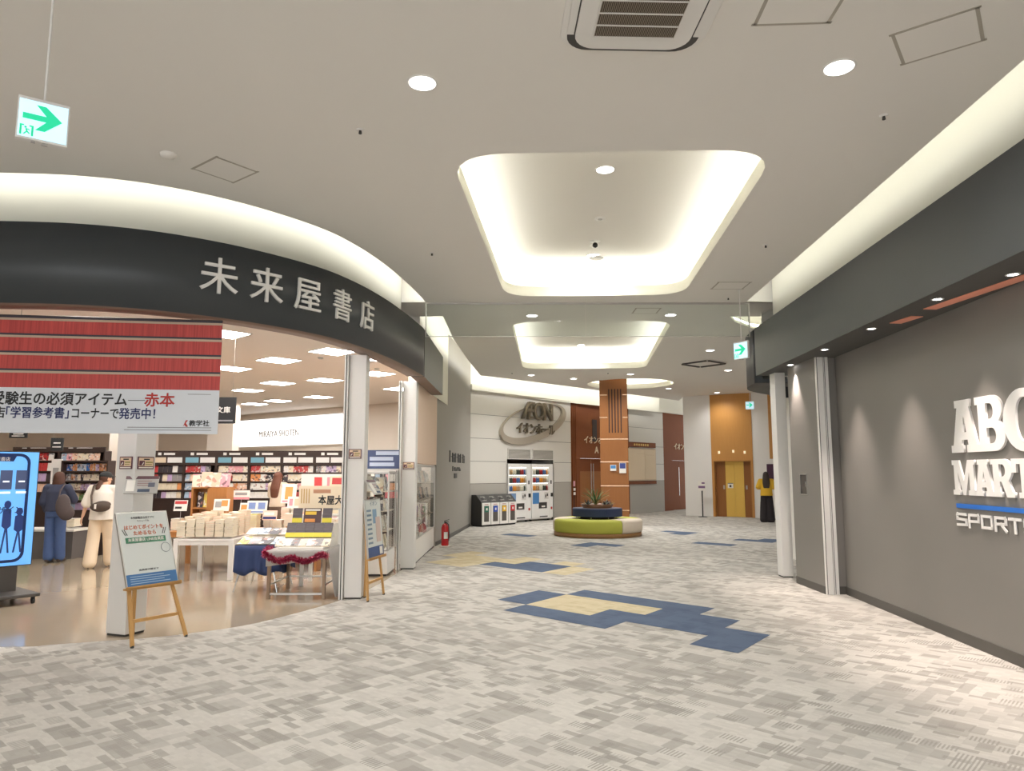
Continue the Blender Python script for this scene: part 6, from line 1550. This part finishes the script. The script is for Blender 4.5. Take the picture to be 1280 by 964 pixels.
# ------------------------------------------------------------------ people
def capsule(bm, p0, p1, r0, r1, sc=None):
    p0, p1 = Vector(p0), Vector(p1)
    for p, r in ((p0,r0),(p1,r1)):
        ret = bmesh.ops.create_uvsphere(bm, u_segments=16, v_segments=10, radius=r)
        for v in ret['verts']: v.co += p
    d = p1-p0
    if d.length > 1e-5:
        n = d.normalized(); a = n.orthogonal().normalized(); b_ = n.cross(a)
        A_ = [bm.verts.new(p0+(a*math.cos(2*PI*i/16)+b_*math.sin(2*PI*i/16))*r0) for i in range(16)]; B_ = [bm.verts.new(p1+(a*math.cos(2*PI*i/16)+b_*math.sin(2*PI*i/16))*r1) for i in range(16)]
        for i in range(16): bm.faces.new((A_[i],A_[(i+1)%16],B_[(i+1)%16],B_[i]))
        bm.faces.new(A_[::-1]); bm.faces.new(B_)
def ell(bm, c, r, rx=0.0, rz=0.0):
    ret = bmesh.ops.create_uvsphere(bm, u_segments=20, v_segments=14, radius=1)
    M_ = Matrix.Translation(c) @ Euler((rx,0,rz)).to_matrix().to_4x4() @ Matrix.Diagonal((r[0],r[1],r[2],1))
    for v in ret['verts']: v.co = M_ @ v.co
def loft(bm, rings, n=24):
    """closed body from ellipses (x, y, z, rx, ry)"""
    R_ = [[bm.verts.new((x+rx*math.cos(2*PI*i/n), y+ry*math.sin(2*PI*i/n), z)) for i in range(n)] for x, y, z, rx, ry in rings]
    for a, b_ in zip(R_, R_[1:]):
        for i in range(n): bm.faces.new((a[i],a[(i+1)%n],b_[(i+1)%n],b_[i]))
    bm.faces.new(R_[0][::-1]); bm.faces.new(R_[-1])
def solid(name, build, m, parent, voxel=0.012, smooth=6):
    """union of overlapping volumes as one continuous surface"""
    bm = bmesh.new(); build(bm); bmesh.ops.recalc_face_normals(bm, faces=bm.faces)
    me = bpy.data.meshes.new(name); bm.to_mesh(me); bm.free()
    o = bpy.data.objects.new(name, me); COL.objects.link(o)
    r = o.modifiers.new('remesh','REMESH'); r.mode = 'VOXEL'; r.voxel_size = voxel; r.use_smooth_shade = True
    s_ = o.modifiers.new('smooth','SMOOTH'); s_.iterations = smooth; s_.factor = 0.5
    dg = bpy.context.evaluated_depsgraph_get(); me2 = bpy.data.meshes.new_from_object(o.evaluated_get(dg))
    bpy.data.objects.remove(o); bpy.data.meshes.remove(me)
    me2.name = name; me2.materials.clear(); me2.materials.append(m)
    q = bpy.data.objects.new(name, me2); COL.objects.link(q); q.parent = parent; return q
def hand(bm, wrist, d, side, palm_n):
    """palm, four unequal bent fingers and a thumb; d = direction of the fingers"""
    w = Vector(wrist); d = Vector(d).normalized(); nn = Vector(palm_n).normalized(); s_ = d.cross(nn).normalized()*side
    for k in (-1.1,-0.35,0.35,1.1): capsule(bm, w+s_*k*0.010, w+d*0.085+s_*k*0.019, 0.014, 0.013)
    for k, L in ((-1.1,0.062),(-0.35,0.076),(0.35,0.070),(1.1,0.052)):
        a = w+d*0.09+s_*k*0.019; b_ = a+(d*0.95+nn*0.25).normalized()*L*0.5; c = b_+(d*0.75+nn*0.65).normalized()*L*0.5
        capsule(bm, a, b_, 0.0095, 0.0085); capsule(bm, b_, c, 0.0085, 0.007)
    a = w+d*0.03-s_*0.022; b_ = a+(d*0.55-s_*0.75+nn*0.2).normalized()*0.045; c = b_+(d*0.9-s_*0.15+nn*0.3).normalized()*0.03
    capsule(bm, a, b_, 0.012, 0.010); capsule(bm, b_, c, 0.010, 0.008)
def person(label, loc, rz, J, cloth, hair_build, head_yaw=0.0, sc=1.0):
    """J: joint positions; the figure faces its own +Y"""
    t = thing('person', label, 'person', loc, rz); t.scale = (sc,sc,sc)
    hc = Vector(J['head'])
    hm = Matrix.Translation(hc) @ Matrix.Rotation(head_yaw, 4, 'Z')
    def body(bm):
        loft(bm, [(0,-0.005,0.84,0.145,0.105),(0,-0.005,0.93,0.155,0.11),(0,0,1.02,0.125,0.09),(0,0.005,1.15,0.145,0.10),(0,0.0,1.27,0.155,0.095),(0,-0.005,1.34,0.12,0.075),(0,-0.005,1.38,0.06,0.055)])
        capsule(bm, (0,-0.005,1.34), hc+Vector((0,-0.01,-0.06)), 0.055, 0.05)
        old = set(bm.verts)
        ell(bm, (0,0,0.015), (0.076,0.092,0.098)); ell(bm, (0,0.028,-0.055), (0.056,0.06,0.06)); capsule(bm, (0,0.088,0.01), (0,0.102,-0.02), 0.010, 0.014)
        capsule(bm, (-0.022,0.082,-0.052), (0.022,0.082,-0.052), 0.007, 0.007)
        for s_ in (-1,1): ell(bm, (s_*0.076,-0.005,-0.005), (0.012,0.022,0.032)); ell(bm, (s_*0.03,0.078,0.028), (0.02,0.012,0.008))
        for v in bm.verts:
            if v not in old: v.co = hm @ v.co
        for s_, q in ((-1,'L'),(1,'R')):
            sh, el, wr = J['sh'+q], J['el'+q], J['wr'+q]
            capsule(bm, (s_*0.10,0,1.32), sh, 0.06, 0.052); capsule(bm, sh, el, 0.047, 0.038); capsule(bm, el, wr, 0.037, 0.024)
            hand(bm, wr, Vector(wr)-Vector(el), s_, J.get('palm'+q, (-s_,0.2,0)))
            hp, kn, an = J['hp'+q], J['kn'+q], J['an'+q]
            capsule(bm, hp, kn, 0.085, 0.056); capsule(bm, kn, Vector(kn).lerp(Vector(an),0.35), 0.054, 0.052); capsule(bm, Vector(kn).lerp(Vector(an),0.35), an, 0.052, 0.036)
            capsule(bm, Vector(an)+Vector((0,-0.02,-0.03)), Vector(an)+Vector((0,0.13,-0.045)), 0.034, 0.026)
    b_ = solid('body', body, M_skin, t, 0.0065, 3)
    for s_ in (-1,1):
        e = MB().ball(hm @ Vector((s_*0.031,0.087,0.018)), 0.009, 0, 10).obj('eye', M_ink, b_)
    MB().ball(hm @ Vector((0,0.0885,-0.052)), 0.016, 0, 10, (1.2,0.35,0.35)).obj('mouth', mat('lip', C(186,110,100), 0.5), b_)
    solid('hair', lambda bm: hair_build(bm, hm), cloth['hair'], t, 0.008, 4)
    # upper garment with sleeves
    ex = cloth.get('loose', 0.02)
    def top(bm):
        loft(bm, [(0,-0.005,cloth['hem'],0.165+ex,0.125+ex),(0,-0.005,0.98,0.15+ex,0.115+ex),(0,0,1.12,0.15+ex,0.108+ex),(0,0.0,1.25,0.165+ex*.8,0.108+ex*.7),(0,-0.005,1.34,0.13,0.086),(0,-0.008,1.385,0.068,0.062)])
        for s_, q in ((-1,'L'),(1,'R')):
            sh, el = Vector(J['sh'+q]), Vector(J['el'+q]); wr = Vector(J['wr'+q])
            capsule(bm, (s_*0.09,0,1.315), sh, 0.072, 0.068)
            f = cloth['sleeve']
            capsule(bm, sh, sh.lerp(el, min(1,f)), 0.066+ex*.3, 0.058+ex*.9)
            if f > 1: capsule(bm, el, el.lerp(wr, f-1), 0.052+ex*.5, 0.04+ex*.4)
    solid('top', top, cloth['top'], t, 0.010, 5)
    def pants(bm):
        loft(bm, [(0,-0.005,0.80,0.165,0.125),(0,-0.005,0.90,0.17,0.125),(0,0,0.99,0.15,0.112),(0,0,1.03,0.138,0.104)])
        w = cloth['leg']
        for q in 'LR':
            hp, kn, an = Vector(J['hp'+q]), Vector(J['kn'+q]), Vector(J['an'+q])
            capsule(bm, hp, kn, 0.096, w[0]); capsule(bm, kn, an+Vector((0,0,w[2])), w[0], w[1])
    solid('trousers', pants, cloth['bottom'], t, 0.011, 5)
    for q in 'LR':
        an = Vector(J['an'+q])
        def shoe(bm):
            capsule(bm, an+Vector((0,-0.035,-0.035)), an+Vector((0,0.05,-0.035)), 0.042, 0.042); capsule(bm, an+Vector((0,0.05,-0.04)), an+Vector((0,0.15,-0.048)), 0.042, 0.034)
        so = solid('shoe', shoe, cloth['shoe'], t, 0.010, 3)
        zm = an.z-0.077
        for v in so.data.vertices: v.co.z = max(v.co.z, zm)
    return t
STAND = dict(head=(0,0.0,1.485), shL=(-0.175,0,1.31), elL=(-0.215,-0.02,1.06), wrL=(-0.21,0.08,0.84), shR=(0.175,0,1.31), elR=(0.215,-0.02,1.06), wrR=(0.21,0.08,0.84),
             hpL=(-0.085,0,0.86), knL=(-0.09,0.015,0.47), anL=(-0.095,-0.02,0.078), hpR=(0.085,0,0.86), knR=(0.09,0.015,0.47), anR=(0.095,-0.02,0.078))
M_hair = mat('hair_brown', C(70,46,36), 0.55, noise=0.2, nscale=40); M_hairb = mat('hair_dark', C(58,44,36), 0.55, noise=0.2, nscale=40); M_cap = mat('cap_black', C(44,46,46), 0.8)
def bob(bm, hm):
    old = set(bm.verts)
    ell(bm, (0,-0.012,0.022), (0.092,0.102,0.102)); loft(bm, [(0,-0.02,-0.16,0.090,0.070),(0,-0.02,-0.10,0.104,0.085),(0,-0.015,0.0,0.096,0.092),(0,-0.012,0.05,0.085,0.09)])
    for v in bm.verts:
        if v not in old: v.co = hm @ v.co
def longhair(bm, hm):
    old = set(bm.verts)
    ell(bm, (0,-0.014,0.022), (0.090,0.100,0.102)); loft(bm, [(0.005,-0.105,-0.48,0.05,0.02),(0,-0.11,-0.40,0.095,0.032),(0,-0.105,-0.25,0.118,0.045),(0,-0.07,-0.12,0.110,0.065),(0,-0.03,0.0,0.094,0.08),(0,-0.012,0.05,0.082,0.09)])
    for v in bm.verts:
        if v not in old: v.co = hm @ v.co
def ponytail(bm, hm):
    old = set(bm.verts)
    ell(bm, (0,-0.02,0.015), (0.086,0.090,0.092)); capsule(bm, (0,-0.085,-0.06), (0.0,-0.115,-0.16), 0.04, 0.05); capsule(bm, (0.0,-0.115,-0.16), (-0.005,-0.115,-0.27), 0.05, 0.022)
    for v in bm.verts:
        if v not in old: v.co = hm @ v.co
# shopper in white, walking away
J = dict(STAND); J.update(head=(0.01,0.03,1.485), elL=(-0.25,0.0,1.07), wrL=(-0.31,0.03,0.86), elR=(0.23,0.05,1.07), wrR=(0.19,0.25,1.05), hpL=(-0.09,0,0.86), knL=(-0.11,-0.01,0.47), anL=(-0.12,-0.08,0.078), knR=(0.10,0.10,0.49), anR=(0.13,0.14,0.085), palmL=(1,0.2,0))
J['palmR'] = (-0.3,0,-1)
t = person('person in a black cap, loose white shirt and cream trousers, walking away', (-6.93,12.35,0), math.radians(12), J,
    dict(hair=M_hair, top=mat('shirt_white',C(236,228,216),0.8), bottom=mat('trousers_cream',C(232,212,184),0.85), shoe=mat('shoe_dark',C(64,56,54),0.6), hem=0.80, sleeve=0.95, loose=0.035, leg=(0.10,0.105,0.02)), ponytail, head_yaw=math.radians(-40))
def capb(bm):
    ell(bm, (0,-0.004,0.05), (0.094,0.106,0.072)); ell(bm, (0,0.10,0.035), (0.07,0.075,0.012))
c_ = solid('cap', lambda bm: capb(bm), M_cap, t, 0.008, 3); c_.location = (0.01,0.03,1.485); c_.rotation_euler = (0,0,math.radians(-40))
bag = thing('crossbody_bag','dark brown crossbody bag worn on the back of the person in white','bag',(-6.93,12.35,0),math.radians(12))
M_bag = mat('bag_brown', C(78,64,54), 0.6)
solid('pouch', lambda bm: (ell(bm,(0.03,-0.215,1.02),(0.16,0.055,0.085),0,0.0), ell(bm,(0.06,-0.20,1.06),(0.13,0.05,0.06))), M_bag, bag, 0.010, 4)
q = MB(); q.tube([Vector(p) for p in ((-0.11,-0.19,1.06),(-0.135,-0.155,1.2),(-0.13,-0.09,1.36),(-0.10,0.0,1.395),(-0.02,0.13,1.25))], 0.016, 10); q.obj('strap', M_bag, bag)
MB().box(-0.045,-0.282,0.99,-0.015,-0.268,1.07).obj('tag', M_paper, bag)
# shopper in navy
J = dict(STAND); J.update(head=(0,0.03,1.485), elR=(0.23,0.10,1.10), wrR=(0.15,0.27,1.13), wrL=(-0.21,0.10,0.86), anL=(-0.07,-0.02,0.078), anR=(0.09,0.05,0.078)); J['palmR'] = (-0.4,0.0,-0.9)
t = person('person with a brown bob, navy top and blue jeans at the shelves', (-8.18,13.1,0), math.radians(4), J,
    dict(hair=M_hair, top=mat('top_navy',C(56,62,84),0.85), bottom=mat('jeans_blue',C(70,92,136),0.85,noise=0.08,nscale=30), shoe=mat('shoe_dark',C(64,56,54),0.6), hem=0.90, sleeve=1.75, loose=0.025, leg=(0.085,0.085,0.02)), bob)
bag = thing('shoulder_bag','dark grey brown shoulder bag on the person in navy','bag',(-8.18,13.1,0),math.radians(4))
M_bag2 = mat('bag_taupe', C(88,78,78), 0.7)
solid('bag_body', lambda bm: (ell(bm,(0.20,-0.17,1.0),(0.13,0.06,0.21)), ell(bm,(0.25,-0.14,0.88),(0.14,0.06,0.14))), M_bag2, bag, 0.011, 4)
q = MB(); q.tube([Vector(p) for p in ((0.12,-0.18,1.14),(0.12,-0.14,1.27),(0.135,-0.04,1.385),(0.15,0.06,1.33))], 0.014, 10); q.obj('strap', M_bag2, bag)
sack = thing('shopping_bag','dark green bag beside the feet of the person in navy','bag',(-8.62,12.95,0)); solid('bag_body', lambda bm: loft(bm, [(0,0,0.0,0.12,0.07),(0,0,0.2,0.14,0.08),(0,0,0.38,0.12,0.04)]), mat('bag_green', C(44,84,60), 0.7), sack, 0.012, 3)
# shopper half hidden behind the cards
J = dict(STAND); J.update(elL=(-0.22,0.06,1.08), wrL=(-0.12,0.24,1.08), elR=(0.22,0.06,1.08), wrR=(0.12,0.24,1.08)); J['palmL'] = J['palmR'] = (0,0,-1)
person('person with long brown hair behind the cream card, reading at the rear shelves', (-5.02,15.6,0), math.radians(-20), J,
    dict(hair=mat('hair_chestnut',C(112,68,50),0.55,noise=0.2,nscale=40), top=mat('top_cream',C(226,208,186),0.8), bottom=mat('skirt_brown',C(110,90,76),0.8), shoe=mat('shoe_dark',C(64,56,54),0.6), hem=0.86, sleeve=0.9, loose=0.02, leg=(0.09,0.09,0.02)), longhair)
# person in yellow by the lift
J = dict(STAND); J.update(elL=(-0.25,0.0,1.08), wrL=(-0.13,0.20,1.03), elR=(0.25,0.0,1.08), wrR=(0.13,0.20,1.06)); J['palmL'] = J['palmR'] = (0,0,-1)
person('person with long dark hair, yellow shirt and wide black trousers near the lift', (8.20,23.45,0), math.radians(-16), J,
    dict(hair=M_hairb, top=mat('shirt_yellow',C(226,180,50),0.8), bottom=mat('trousers_black',C(44,38,40),0.85), shoe=mat('shoe_dark',C(64,56,54),0.6), hem=0.84, sleeve=0.85, loose=0.03, leg=(0.12,0.14,0.02)), longhair)
